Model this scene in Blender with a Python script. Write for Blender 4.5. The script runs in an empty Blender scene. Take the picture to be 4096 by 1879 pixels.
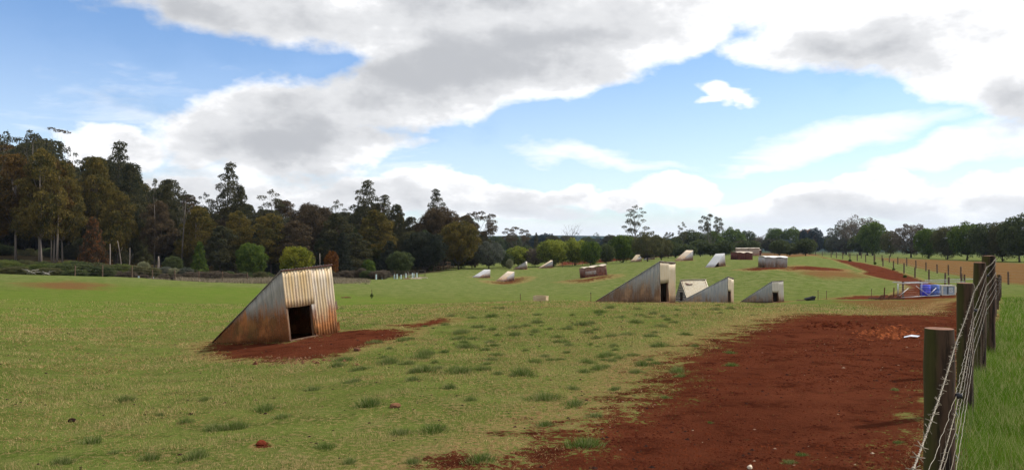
import bpy, math, random
import numpy as np
from mathutils import Vector, Matrix

SC = bpy.context.scene
COL = SC.collection
F, CX, HY, EYE = 3154.0, 2048.0, 965.0, 1.65     # lens in pixels of the 4096 px photograph, eye height
R = math.radians
rng = np.random.default_rng(7)
random.seed(7)

# ---------------------------------------------------------------- tagging
def tag(o, label=None, cat=None, group=None, kind=None):
    if label: o['label'] = label
    if cat: o['category'] = cat
    if group: o['group'] = group
    if kind: o['kind'] = kind
    return o

def empty(name, loc=(0, 0, 0), rz=0.0):
    o = bpy.data.objects.new(name, None)
    o.empty_display_size = 0.3
    COL.objects.link(o)
    o.location = loc
    o.rotation_euler = (0, 0, rz)
    return o

class MB:
    """collects quads/tris, builds one mesh object"""
    def __init__(s): s.v = []; s.f = []; s.n = 0
    def add(s, v, f):
        v = np.asarray(v, float).reshape(-1, 3)
        s.v.append(v)
        for q in f: s.f.append(tuple(int(i) + s.n for i in q))
        s.n += len(v)
    def box(s, c, d, M=None, jit=0):
        x, y, z = d[0]/2, d[1]/2, d[2]/2
        v = np.array([(-x,-y,-z),(x,-y,-z),(x,y,-z),(-x,y,-z),(-x,-y,z),(x,-y,z),(x,y,z),(-x,y,z)])
        if jit: v += rng.normal(0, jit, v.shape)
        if M is not None: v = v @ np.array(M.to_3x3()).T
        s.add(v + np.array(c), [(3,2,1,0),(4,5,6,7),(0,1,5,4),(1,2,6,5),(2,3,7,6),(3,0,4,7)])
    def bar(s, a, b, w, h=None):
        a, b = Vector(a), Vector(b); d = b - a
        q = d.to_track_quat('X', 'Z').to_matrix()
        s.box((a+b)/2, (d.length, w, h or w), q)
    def tube(s, pts, rad, n=8, cap=True):
        pts = [Vector(p) for p in pts]
        if not hasattr(rad, '__len__'): rad = [rad]*len(pts)
        V = []; up = Vector((0.13, 0.27, 0.95))
        for i, p in enumerate(pts):
            t = (pts[min(i+1, len(pts)-1)] - pts[max(i-1, 0)]).normalized()
            if abs(t.dot(up)) > 0.93: up = Vector((0.9, 0.3, 0.1))
            a = t.cross(up).normalized(); b = t.cross(a)
            for k in range(n):
                w = 2*math.pi*k/n
                V.append(p + (a*math.cos(w) + b*math.sin(w))*rad[i])
        Fc = []
        for i in range(len(pts)-1):
            for k in range(n):
                Fc.append((i*n+k, i*n+(k+1) % n, (i+1)*n+(k+1) % n, (i+1)*n+k))
        if cap:
            Fc.append(tuple(range(n-1, -1, -1))); m = (len(pts)-1)*n
            Fc.append(tuple(range(m, m+n)))
        s.add([tuple(p) for p in V], Fc)
    def build(s, name, mat, parent=None, smooth=False, solid=0):
        me = bpy.data.meshes.new(name)
        v = np.concatenate(s.v) if s.v else np.zeros((0, 3))
        me.from_pydata(v.tolist(), [], s.f)
        if mat: me.materials.append(mat)
        if smooth: me.polygons.foreach_set('use_smooth', [True]*len(me.polygons))
        me.update()
        o = bpy.data.objects.new(name, me); COL.objects.link(o)
        if parent: o.parent = parent
        if solid:
            m = o.modifiers.new('thickness', 'SOLIDIFY'); m.thickness = solid; m.offset = 0
        return o

def fast_mesh(name, V, nper, mat, parent=None):
    """V (N,nper,3) separate polygons"""
    me = bpy.data.meshes.new(name)
    N = V.shape[0]
    me.vertices.add(N*nper); me.vertices.foreach_set('co', V.reshape(-1).astype(np.float32))
    me.loops.add(N*nper); me.loops.foreach_set('vertex_index', np.arange(N*nper, dtype=np.int32))
    me.polygons.add(N); me.polygons.foreach_set('loop_start', np.arange(0, N*nper, nper, dtype=np.int32))
    me.polygons.foreach_set('loop_total', np.full(N, nper, dtype=np.int32))
    me.update(calc_edges=True)
    if mat: me.materials.append(mat)
    o = bpy.data.objects.new(name, me); COL.objects.link(o)
    if parent: o.parent = parent
    return o

# ---------------------------------------------------------------- numpy noise
def vnoise(x, y, seed=0):
    xi = np.floor(x).astype(np.int64); yi = np.floor(y).astype(np.int64)
    fx = x-xi; fy = y-yi
    fx = fx*fx*(3-2*fx); fy = fy*fy*(3-2*fy)
    def h(a, b):
        n = (a*374761393 + b*668265263 + seed*1442695041) & 0x7fffffff
        n = ((n ^ (n >> 13))*1274126177) & 0x7fffffff
        n = (n ^ (n >> 16)) & 0x7fffffff
        return (n & 0xffff)/65535.0
    return (h(xi, yi)*(1-fx)+h(xi+1, yi)*fx)*(1-fy) + (h(xi, yi+1)*(1-fx)+h(xi+1, yi+1)*fx)*fy
def fbm(x, y, oct=4, seed=0):
    a = 1; s = 0; t = 0
    for i in range(oct):
        s = s + a*vnoise(x*2**i+17*i, y*2**i+5*i, seed+i); t += a; a *= .5
    return s/t

# ---------------------------------------------------------------- terrain
CP = [(0,3,-1.65),(1000,3,-1.65),(2048,3,-1.65),(3000,3,-1.65),(4096,3,-1.62),
 (0,1,-1.65),(2048,1,-1.65),(4096,1,-1.65),
 (0,6,-1.74),(1000,6,-1.72),(2048,6,-1.69),(3000,6,-1.67),(4096,6,-1.60),
 (0,12,-1.98),(1200,12,-1.95),(2048,12,-1.86),(3000,12,-1.84),(4000,12,-1.80),
 (0,17,-2.15),(820,18.5,-2.40),(1160,16.7,-2.12),(1350,17.6,-2.03),(2048,17,-1.98),(3000,17,-1.92),(4000,17,-1.95),
 (0,25,-2.42),(1200,25,-2.50),(2048,25,-2.12),(2600,25,-2.08),(3200,25,-2.15),(3800,25,-2.26),(4096,25,-2.25),
 (1300,30,-2.8),(2048,30,-2.38),(2520,30,-2.34),(3000,30,-2.40),(3700,30,-2.60),
 (0,43,-2.80),(1200,43,-3.35),(2048,43,-3.35),(2800,42,-3.36),(3600,43,-3.22),(4096,43,-3.0),
 (0,57,-2.98),(1200,57,-3.95),(2048,57,-4.30),(3050,54,-4.22),(3700,57,-4.12),(4096,57,-3.6),
 (0,75,-3.1),(500,75,-3.4),(1000,75,-4.15),(1400,75,-4.4),(2048,75,-4.75),(2600,75,-4.6),(3050,75,-3.9),(3500,75,-4.1),(4050,75,-4.0),
 (0,95,-4.4),(500,95,-4.7),(1000,95,-5.0),(1500,97,-4.75),(2380,91,-4.2),(3080,85,-2.95),(2850,100,-3.2),(3400,95,-3.7),(4050,95,-4.1),
 (1900,118,-5.4),(2020,112,-5.85),(2700,115,-2.9),(3000,118,-2.82),(3550,120,-3.5),
 (0,140,-2.6),(160,140,-3.3),(600,140,-5.0),(1000,140,-6.2),(1400,140,-6.4),(1700,150,-5.3),(2170,150,-5.2),(2555,148,-4.0),(2980,150,-2.85),(3500,150,-3.6),(4050,150,-4.1),
 (0,185,-1),(600,185,-3),(1000,185,-5),(1400,185,-6),(1850,180,-5.45),(2600,185,-4.4),(2900,185,-3.4),(3300,185,-3.6),(4050,185,-4.4),
 (0,400,0),(1000,400,-4),(2048,400,-7),(3000,400,-6),(4096,400,-6),
 (0,1200,-4),(1000,1200,-6),(2048,1200,-8),(3000,1200,-8),(4096,1200,-8)]
def _uv(x, y):
    r = np.hypot(x, y)
    th = np.clip(np.arctan2(x, y), -R(48), R(48))
    return np.stack([th*2.2, np.log(np.clip(r, .8, 1300))], -1)
def _k(d2): return 0.5*d2*np.log(d2+1e-12)
_cx = np.array([((p[0]-CX)/F*p[1], p[1], p[2]) for p in CP])
_cu = _uv(_cx[:, 0], _cx[:, 1]); _n = len(CP)
_A = np.zeros((_n+3, _n+3))
_A[:_n, :_n] = _k(((_cu[:, None]-_cu[None])**2).sum(-1)) + np.eye(_n)*0.002
_A[:_n, _n] = 1; _A[:_n, _n+1:] = _cu; _A[_n, :_n] = 1; _A[_n+1:, :_n] = _cu.T
_w = np.linalg.solve(_A, np.concatenate([_cx[:, 2], [0, 0, 0]]))
def ground(x, y):
    x = np.asarray(x, float); y = np.asarray(y, float); sh = x.shape
    x = x.ravel(); y = y.ravel(); out = np.empty(len(x))
    for i in range(0, len(x), 20000):
        u = _uv(x[i:i+20000], y[i:i+20000])
        out[i:i+20000] = _k(((u[:, None]-_cu[None])**2).sum(-1)) @ _w[:_n] + _w[_n] + u @ _w[_n+1:]
    r = np.hypot(x, y)
    out = out + EYE
    micro = (fbm(x*.9, y*.9, 3, 5)-.5)*.07*np.clip(r/5, .3, 1) + (fbm(x*.22, y*.22, 2, 9)-.5)*.16*np.clip((r-4)/20, 0, 1)
    out = out + micro*np.clip(2-r/120, 0.3, 1)
    th = np.arctan2(x, y)                                   # far low hills on the horizon
    far = np.clip((r-900)/1800, 0, 1); far = far*far*(3-2*far)
    out = out + far*(9 + 14*np.exp(-((th-R(2))/R(13))**2) + 5*np.sin(th*9+1))
    return out.reshape(sh)
def gz(x, y): return float(ground(np.array([x]), np.array([y]))[0])
_D = np.exp(np.linspace(math.log(1.5), math.log(900), 1800))
def at(px, py):
    """point where the sight line of a photo pixel meets the terrain"""
    x = (px-CX)/F*_D; z = EYE-(py-HY)/F*_D
    g = ground(x, _D)
    i = np.nonzero(z <= g)[0]
    if len(i) == 0: d = 300.0
    else:
        i = i[0]
        if i == 0: d = _D[0]
        else:
            a = z[i-1]-g[i-1]; b = z[i]-g[i]; t = a/(a-b); d = _D[i-1]+(_D[i]-_D[i-1])*t
    X = (px-CX)/F*d
    return Vector((X, d, gz(X, d)))
def onD(px, D):
    X = (px-CX)/F*D
    return Vector((X, D, gz(X, D)))

# ---------------------------------------------------------------- node helpers
def newmat(name):
    m = bpy.data.materials.new(name); m.use_nodes = True
    nt = m.node_tree; nt.nodes.clear()
    return m, nt
class NT:
    def __init__(s, nt): s.t = nt
    def n(s, typ, **kw):
        nd = s.t.nodes.new(typ)
        for k, v in kw.items(): setattr(nd, k, v)
        return nd
    def lk(s, a, b): s.t.links.new(a, b)
    def setin(s, sock, v):
        if hasattr(v, 'is_output') or isinstance(v, bpy.types.NodeSocket): s.lk(v, sock)
        else: sock.default_value = v
    def math(s, op, a, b=None, c=None, clamp=False):
        nd = s.n('ShaderNodeMath', operation=op, use_clamp=clamp)
        s.setin(nd.inputs[0], a)
        if b is not None: s.setin(nd.inputs[1], b)
        if c is not None: s.setin(nd.inputs[2], c)
        return nd.outputs[0]
    def vmath(s, op, a, b=None, out=0):
        nd = s.n('ShaderNodeVectorMath', operation=op)
        s.setin(nd.inputs[0], a)
        if b is not None: s.setin(nd.inputs[1], b)
        return nd.outputs[out]
    def noise(s, vec, scale, detail=4, rough=.55, dist=0, out='Fac'):
        nd = s.n('ShaderNodeTexNoise'); s.lk(vec, nd.inputs['Vector'])
        nd.inputs['Scale'].default_value = scale; nd.inputs['Detail'].default_value = detail
        nd.inputs['Roughness'].default_value = rough; nd.inputs['Distortion'].default_value = dist
        return nd.outputs[out]
    def ss(s, v, lo, hi, a=0., b=1.):
        nd = s.n('ShaderNodeMapRange', interpolation_type='SMOOTHSTEP')
        s.setin(nd.inputs[0], v)
        for i, q in enumerate((lo, hi, a, b)): s.setin(nd.inputs[i+1], q)
        return nd.outputs[0]
    def mix(s, f, a, b, blend='MIX'):
        nd = s.n('ShaderNodeMix', data_type='RGBA', blend_type=blend)
        s.setin(nd.inputs[0], f)
        for i, q in ((6, a), (7, b)):
            if isinstance(q, bpy.types.NodeSocket): s.lk(q, nd.inputs[i])
            else: nd.inputs[i].default_value = (*q, 1) if len(q) == 3 else q
        return nd.outputs[2]
    def scalev(s, vec, v):
        nd = s.n('ShaderNodeMapping'); s.lk(vec, nd.inputs[0]); nd.inputs['Scale'].default_value = v
        return nd.outputs[0]
    def bsdf(s, col, rough=.9, metal=0, spec=.3, bump=None, bstr=.5, bdist=.02, trans=None):
        b = s.n('ShaderNodeBsdfPrincipled')
        if isinstance(col, bpy.types.NodeSocket): s.lk(col, b.inputs['Base Color'])
        else: b.inputs['Base Color'].default_value = (*col, 1)
        s.setin(b.inputs['Roughness'], rough); s.setin(b.inputs['Metallic'], metal)
        b.inputs['Specular IOR Level'].default_value = spec
        if bump is not None:
            bp = s.n('ShaderNodeBump'); bp.inputs['Strength'].default_value = bstr; bp.inputs['Distance'].default_value = bdist
            s.lk(bump, bp.inputs['Height']); s.lk(bp.outputs[0], b.inputs['Normal'])
        o = s.n('ShaderNodeOutputMaterial')
        sh = b.outputs[0]
        if trans is not None:
            tr = s.n('ShaderNodeBsdfTranslucent')
            if isinstance(col, bpy.types.NodeSocket): s.lk(col, tr.inputs[0])
            else: tr.inputs[0].default_value = (*col, 1)
            mx = s.n('ShaderNodeMixShader'); mx.inputs[0].default_value = trans
            s.lk(sh, mx.inputs[1]); s.lk(tr.outputs[0], mx.inputs[2]); sh = mx.outputs[0]
        s.lk(sh, o.inputs[0])
        return b

def simple(name, c1, c2=None, scale=8, rough=.8, metal=0, bump=.3, bdist=.01, detail=4, stretch=None, spec=.3):
    m, t = newmat(name); N = NT(t)
    vec = N.n('ShaderNodeTexCoord').outputs['Object']
    if stretch: vec = N.scalev(vec, stretch)
    f = N.noise(vec, scale, detail, .6)
    col = N.mix(N.ss(f, .35, .65), c1, c2 or tuple(x*.7 for x in c1))
    N.bsdf(col, rough, metal, spec, bump=f, bstr=bump, bdist=bdist)
    return m

def leafmat(name, c1, c2, scale=.5, tip=None, trans=.25):
    """foliage: two leaf greens varying clump by clump"""
    m, t = newmat(name); N = NT(t)
    vec = N.n('ShaderNodeNewGeometry').outputs['Position']
    f = N.noise(vec, scale, 3, .6); g = N.noise(vec, scale*7, 2, .6)
    col = N.mix(N.ss(f, .38, .62), c1, c2)
    col = N.mix(N.ss(g, .45, .75), col, tip or tuple(min(1, x*1.5) for x in c2))
    N.bsdf(col, .8, 0, .08, trans=.38)
    return m

def tinmat(name, zinc=(.36,.38,.40), pale=(.5,.5,.48), rust=(.27,.10,.03), top=.25, low=.8, height=.5, seed=0., axis='Z', moss=0., rough=.55):
    """weathered galvanised sheet: zinc above, rust climbing from the ground and running in streaks"""
    m, t = newmat(name); N = NT(t)
    oc = N.n('ShaderNodeTexCoord').outputs['Object']
    off = N.vmath('ADD', oc, (seed, seed*.7, 0))
    sep = N.n('ShaderNodeSeparateXYZ'); N.lk(oc, sep.inputs[0]); z = sep.outputs[2]
    st = N.noise(N.scalev(off, (1, 1, .12)), 9, 4, .6)
    big = N.noise(off, 1.7, 4, .65)
    fine = N.noise(off, 38, 4, .7)
    a = N.math('SUBTRACT', 1, N.math('DIVIDE', z, height*2.1))           # 1 at the ground
    k = N.math('ADD', N.math('MULTIPLY', N.ss(a, -.1, 1), low), N.math('MULTIPLY', N.math('SUBTRACT', big, .5), .75))
    k = N.math('ADD', k, N.math('MULTIPLY', N.math('SUBTRACT', st, .5), 1.2))
    k = N.math('ADD', k, N.math('MULTIPLY', N.math('SUBTRACT', fine, .5), .45))
    k = N.ss(N.math('ADD', k, top), .12, .88)
    zc = N.mix(N.ss(st, .35, .65), zinc, pale)
    rc = N.mix(N.ss(fine, .3, .7), rust, tuple(q*.5 for q in rust))
    rc = N.mix(N.ss(big, .5, .7), rc, (rust[0]*1.5, rust[1]*1.6, rust[2]*1.6))
    col = N.mix(k, zc, rc)
    if moss:
        mm = N.math('MULTIPLY', N.ss(N.noise(off, 2.3, 3, .6), .45, .7), N.ss(z, height*1.6, height*.2)); mm = N.math('MULTIPLY', mm, moss)
        col = N.mix(mm, col, (.05, .06, .015))
    N.bsdf(col, N.math('ADD', N.math('MULTIPLY', k, .35), rough), N.math('MULTIPLY', N.math('SUBTRACT', 1, k), .12), .3, bump=fine, bstr=.25, bdist=.004)
    return m
# ---------------------------------------------------------------- sky, sun, camera
SUN = Vector((0.66, 0.24, 0.71)).normalized()
def make_world():
    w = bpy.data.worlds.new('World'); SC.world = w; w.use_nodes = True
    nt = w.node_tree; nt.nodes.clear(); N = NT(nt)
    sky = N.n('ShaderNodeTexSky', sky_type='NISHITA', sun_disc=False)
    sky.sun_elevation = math.asin(SUN.z); sky.sun_rotation = math.atan2(SUN.x, SUN.y)
    sky.air_density = 1.0; sky.dust_density = .3; sky.ozone_density = 2.5
    d = N.n('ShaderNodeTexCoord').outputs['Generated']
    sp = N.n('ShaderNodeSeparateXYZ'); N.lk(d, sp.inputs[0]); x, y, z = sp.outputs
    az = N.math('ARCTAN2', x, y)
    el = N.math('ARCTAN2', z, N.math('SQRT', N.math('ADD', N.math('MULTIPLY', x, x), N.math('MULTIPLY', y, y))))
    cb = N.n('ShaderNodeCombineXYZ'); N.lk(az, cb.inputs[0]); N.lk(el, cb.inputs[1])
    P0 = cb.outputs[0]
    st = N.scalev(d, (1, 1, 1.9))
    n1 = N.noise(st, 3.2, 9, .58, .25, 'Fac')
    nc = N.noise(st, 5.0, 5, .55, 0, 'Color')
    warp = N.vmath('MULTIPLY', N.vmath('SUBTRACT', nc, (.5, .5, .5)), (.16, .10, 0))
    P = N.vmath('ADD', P0, warp)
    def blobs(lst, k=.12):
        acc = None
        for (px, py, rx, ry, rot, amp) in lst:
            a = math.atan((px-CX)/F); e = math.atan((HY-py)/F*math.cos(a))
            mp = N.n('ShaderNodeMapping', vector_type='TEXTURE'); N.lk(P, mp.inputs[0])
            mp.inputs['Location'].default_value = (a, e, 0)
            mp.inputs['Rotation'].default_value = (0, 0, R(rot))
            mp.inputs['Scale'].default_value = (rx/F, ry/F, 1)
            ln = N.vmath('LENGTH', mp.outputs[0], out=1)
            v = N.math('MULTIPLY', N.math('SUBTRACT', 1, ln), amp)
            if acc is None: acc = v
            else:
                sm = N.n('ShaderNodeMath', operation='SMOOTH_MAX'); N.lk(acc, sm.inputs[0]); N.lk(v, sm.inputs[1]); sm.inputs[2].default_value = k
                acc = sm.outputs[0]
        return acc
    C = SKY_CLOUDS
    dens = blobs(C)
    fine = N.noise(st, 11, 8, .62)
    nz = N.math('ADD', N.math('MULTIPLY', N.math('SUBTRACT', n1, .5), 1.1), N.math('MULTIPLY', N.math('SUBTRACT', fine, .5), 1.15))
    # clouds all round the rest of the dome, out of the photograph's view
    n0 = N.noise(N.scalev(d, (1, 1, 2.2)), 1.6, 6, .55)
    out = N.math('MAXIMUM', N.ss(N.math('ABSOLUTE', az), .62, .8), N.ss(el, .34, .46))
    gen = N.math('SUBTRACT', N.math('MULTIPLY', n0, 4.0), 1.75)
    dens = N.math('ADD', N.math('MULTIPLY', dens, N.math('SUBTRACT', 1, out)), N.math('MULTIPLY', gen, out))
    dd = N.math('ADD', dens, nz)
    cov = N.ss(dd, -.16, .36)
    # thin veil near the horizon and wisps
    wn = N.noise(N.scalev(d, (1, 1, 5)), 4.5, 6, .6, .6)
    wis = blobs(SKY_WISPS, .05)
    veil = N.ss(N.math('ADD', wis, N.math('MULTIPLY', N.math('SUBTRACT', wn, .5), 1.6)), -.25, .75)
    cov = N.math('MAXIMUM', cov, N.math('MULTIPLY', veil, .85))
    hz = N.ss(el, .30, -.01)
    cov = N.math('MAXIMUM', cov, N.math('MULTIPLY', hz, .36))
    low = N.ss(el, .055, .005)
    cov = N.math('MAXIMUM', cov, N.math('MULTIPLY', low, .95))
    # thickness: thin edges glow white, thick cores turn grey
    core = blobs(SKY_CORES, .1)
    n2 = N.noise(N.vmath('ADD', st, (-.02, 0, -.035)), 6, 8, .6)
    n3 = N.noise(st, 6, 8, .6)
    rel = N.math('SUBTRACT', n2, n3)                       # underside of each billow
    g = N.math('ADD', N.math('MULTIPLY', core, .62), N.math('MULTIPLY', N.math('SUBTRACT', n1, .5), .8))
    g = N.math('ADD', g, N.math('MULTIPLY', N.math('SUBTRACT', n3, .5), .7))
    g = N.math('ADD', g, N.math('MULTIPLY', rel, 2.6))
    g = N.math('ADD', g, N.math('MULTIPLY', N.ss(dd, .15, .8), .22))
    gg = N.ss(g, -.50, 1.25)
    c1 = N.mix(N.ss(gg, 0.02, .5), (1.10, 1.10, 1.11), (.74, .75, .77))
    ccol = N.mix(N.ss(gg, .45, 1.), c1, (.50, .515, .545))
    ccol = N.mix(N.math('MULTIPLY', low, .75), ccol, (.80, .86, .93))
    b1 = N.n('ShaderNodeBackground'); b2 = N.n('ShaderNodeBackground')
    scol = N.mix(1.0, sky.outputs[0], (.84, .98, 1.16), 'MULTIPLY')
    N.lk(scol, b1.inputs[0]); b1.inputs[1].default_value = SKY_STR
    N.lk(ccol, b2.inputs[0]); b2.inputs[1].default_value = CLOUD_STR
    mx = N.n('ShaderNodeMixShader'); N.lk(cov, mx.inputs[0]); N.lk(b1.outputs[0], mx.inputs[1]); N.lk(b2.outputs[0], mx.inputs[2])
    o = N.n('ShaderNodeOutputWorld'); N.lk(mx.outputs[0], o.inputs[0])
    w.cycles.sampling_method = 'MANUAL'; w.cycles.sample_map_resolution = 512
SKY_STR, CLOUD_STR = .13, 1.0
# px, py, radius x, radius y, tilt, weight   (bearing and height of each cloud)
SKY_CLOUDS = [
 (960, -70, 820, 215, -6, 1.3), (1900, 30, 900, 250, 0, 1.6), (2600, 20, 520, 240, 8, 1.5), (1500,-300,2500,300,0,1.6),
 (1700, 370, 780, 180, 18, 1.4), (1050, 480, 500, 140, 10, 1.3), (2300, 230, 480, 150, 22, 1.3), (1300, 600, 520, 90, 3, 1.0), (800,540,220,110,0,1.1),
 (3500, 150, 500, 160, -3, 1.5), (3950, 200, 400, 250, -22, 1.6), (4250,420,260,150,0,1.3), (3700, -150, 900, 240, 0, 1.6),
 (2880, 368, 100, 62, 0, .95), (2960,392,90,36,-10,.9), (2800,398,90,26,5,.8), (390, 580, 190, 75, 0, 1.2),
 (2000, 830, 420, 75, 0, 1.1), (1750, 745, 200, 50, 0, .9), (2350, 760, 120, 60, 0, 1.), (2720, 745, 170, 90, 0, 1.2), (2520,770,120,60,0,1.1), (1700,770,1000,70,0,1.1), (3250, 830, 620, 75, 0, 1.1), (3560, 760, 150, 50, 0, 1.), (3120,790,160,50,0,1), (4080, 800, 320, 100, 0, 1.2), (1500, 820, 600, 100, 0, .9), (900,800,800,130,0,.8)]
SKY_WISPS = [(3350, 560, 420, 80, 4, .9), (3750, 640, 330, 55, 12, .9), (4100, 560, 260, 80, 0, .9), (2450, 620, 400, 35, -3, .5), (1000, 700, 900, 130, 0, .8), (3000,640,200,25,0,.5), (500,450,400,120,0,.45)]
SKY_CORES = [(800, 60, 700, 200, -8, 1.3), (1700, 330, 950, 190, 14, 1.5), (1200, 560, 700, 130, 8, 1.2), (1900,40,600,140,0,.6), (3480, 210, 300, 110, 0, 1.2), (4080, 400, 160, 120, 0, 1.0),
 (2250, 850, 360, 60, 0, .55), (3000, 890, 560, 50, 0, .6), (3800, 900, 420, 55, 0, .5), (1500,860,600,80,0,.45), (700,720,700,70,0,.5), (700,420,200,60,0,.5)]
make_world()

sun = bpy.data.lights.new('sun', 'SUN'); sun.energy = 4.5; sun.angle = R(1.6); sun.color = (1, .95, .87)
so = bpy.data.objects.new('sun', sun); COL.objects.link(so)
so.rotation_euler = SUN.to_track_quat('Z', 'Y').to_euler(); so.location = (0, 0, 60)

cam = bpy.data.cameras.new('camera'); co = bpy.data.objects.new('camera', cam); COL.objects.link(co)
co.location = (0, 0, EYE); co.rotation_euler = (R(90), 0, 0)
cam.sensor_width = 36; cam.lens = F/4096*36; cam.shift_y = (HY-939.5)/4096
cam.clip_start = .05; cam.clip_end = 9000
SC.camera = co
SC.view_settings.view_transform = 'Standard'; SC.view_settings.look = 'None'
SC.view_settings.exposure = .13; SC.view_settings.gamma = 1
SC.render.resolution_x = 1024; SC.render.resolution_y = 469
# ---------------------------------------------------------------- ground sheet with its bare and worn areas
def poly_world(pts): return np.array([tuple(at(px, py))[:2] for px, py in pts])
def sdf(poly, X, Y):
    """positive inside, metres"""
    n = len(poly); d = np.full(X.shape, 1e9); ins = np.zeros(X.shape, bool)
    for i in range(n):
        ax, ay = poly[i]; bx, by = poly[(i+1) % n]
        ex, ey = bx-ax, by-ay; L = ex*ex+ey*ey+1e-9
        t = np.clip(((X-ax)*ex+(Y-ay)*ey)/L, 0, 1)
        d = np.minimum(d, np.hypot(X-ax-t*ex, Y-ay-t*ey))
        if abs(ey) > 1e-9:
            c = ((ay > Y) != (by > Y)) & (X < (bx-ax)*(Y-ay)/ey+ax); ins ^= c
    return np.where(ins, d, -d)
FL0, FLM = -.355, .628                    # fence line: x = FL0 + FLM*y
def fx(y): return FL0+FLM*y
main_soil = [tuple(p) for p in poly_world([(1880,1879),(2040,1830),(2150,1790),(2230,1710),(2400,1660),(2520,1600),(2592,1551),(2640,1450),(2760,1400),(2870,1350),(3043,1292),(3117,1267),(3215,1254),(3425,1257),(3703,1258),(3790,1215),(3860,1197)])]
main_soil = np.array(main_soil + [(fx(y)-.02, y) for y in (20, 14, 9, 5, 2.5, 1)] + [(-.4, 1.2), (-1.0, 3.5)])
SOILS = [  # polygon, edge softness metres, strength
 (main_soil, 1.2),
 (poly_world([(800,1385),(843,1412),(900,1440),(1000,1432),(1097,1445),(1220,1440),(1351,1418),(1500,1375),(1622,1345),(1660,1318),(1526,1315),(1351,1325),(1250,1350),(1150,1368),(850,1368)]), .55),
 (poly_world([(1560,1300),(1660,1296),(1760,1272),(1830,1276),(1760,1292),(1650,1310)]), .5),
 (poly_world([(3225,1019),(3362,1049),(3468,1086),(3447,1094),(3553,1118),(3600,1125),(3640,1150),(3560,1182),(3420,1182),(3300,1196),(3500,1196),(3830,1192),(3850,1150),(3790,1150),(3689,1122),(3617,1096),(3532,1069),(3425,1048),(3298,1032)]), .8),
 (poly_world([(3160,1066),(3230,1063),(3370,1076),(3372,1084),(3260,1080),(3150,1082)]), 1.6),
 (poly_world([(1960,1124),(2020,1136),(2080,1124),(2100,1108),(2070,1112),(2010,1130)]), 2.6),
 (poly_world([(2265,1122),(2330,1129),(2440,1108),(2440,1100),(2330,1118)]), 2.4),
 (poly_world([(2955,1078),(3030,1082),(3150,1076),(3170,1066),(3040,1070)]), 1.3),
 (poly_world([(2240,1062),(2400,1050),(2560,1034),(2700,1024),(2760,1018),(2760,1012),(2600,1020),(2400,1036),(2240,1048)]), 1.2),
 (poly_world([(1750,1879),(1780,1815),(1850,1800),(1920,1840),(1900,1879)]), .4),
 (poly_world([(1010,1780),(1060,1766),(1090,1780),(1060,1795),(1015,1795)]), .04),
]
BROWN = [(poly_world([(3489,1030),(3723,1038),(4096,1053),(4400,1065),(4400,1160),(4096,1141),(4000,1132),(3838,1106),(3698,1081),(3566,1051)]), 2.0),
 (poly_world([(60,1130),(300,1120),(480,1140),(430,1160),(200,1158),(60,1145)]), 2.5),
 (poly_world([(3000,1010),(3180,1008),(3300,1018),(3180,1028),(3040,1030)]), 2),
 (poly_world([(3180,1060),(3400,1075),(3500,1110),(3300,1120),(3150,1090)]), 3),
 (poly_world([(3300,1200),(3850,1190),(3850,1255),(3500,1250)]), 1.6)]
LUSH = [(poly_world([(-300,1175),(0,1160),(600,1150),(1000,1150),(1500,1190),(1900,1212),(1700,1245),(1400,1275),(900,1300),(500,1290),(0,1330),(-300,1330)]), 5.0)]
LITTER = [(np.array([((px-CX)/F*D, D) for px, D in ((-900,108),(200,112),(600,114),(1000,112),(1400,116),(1750,135),(1900,200),(1900,300),(-900,300))]), 4.0)]
LITTER.append((np.array([((px-CX)/F*D, D) for px, D in ((380,86),(700,88),(1100,86),(1480,98),(1480,118),(1000,116),(380,116))]), 3.0))
def soft(lst, X, Y):
    out = np.zeros(X.shape) - 1
    for p, s in lst:
        bx = (X > p[:, 0].min()-4*s) & (X < p[:, 0].max()+4*s) & (Y > p[:, 1].min()-4*s) & (Y < p[:, 1].max()+4*s)
        if bx.any(): out[bx] = np.maximum(out[bx], np.clip(sdf(p, X[bx], Y[bx])/s, -1, 1))
    return out
def soil_at(x, y): return soft(SOILS, np.asarray(x, float), np.asarray(y, float))

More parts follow.
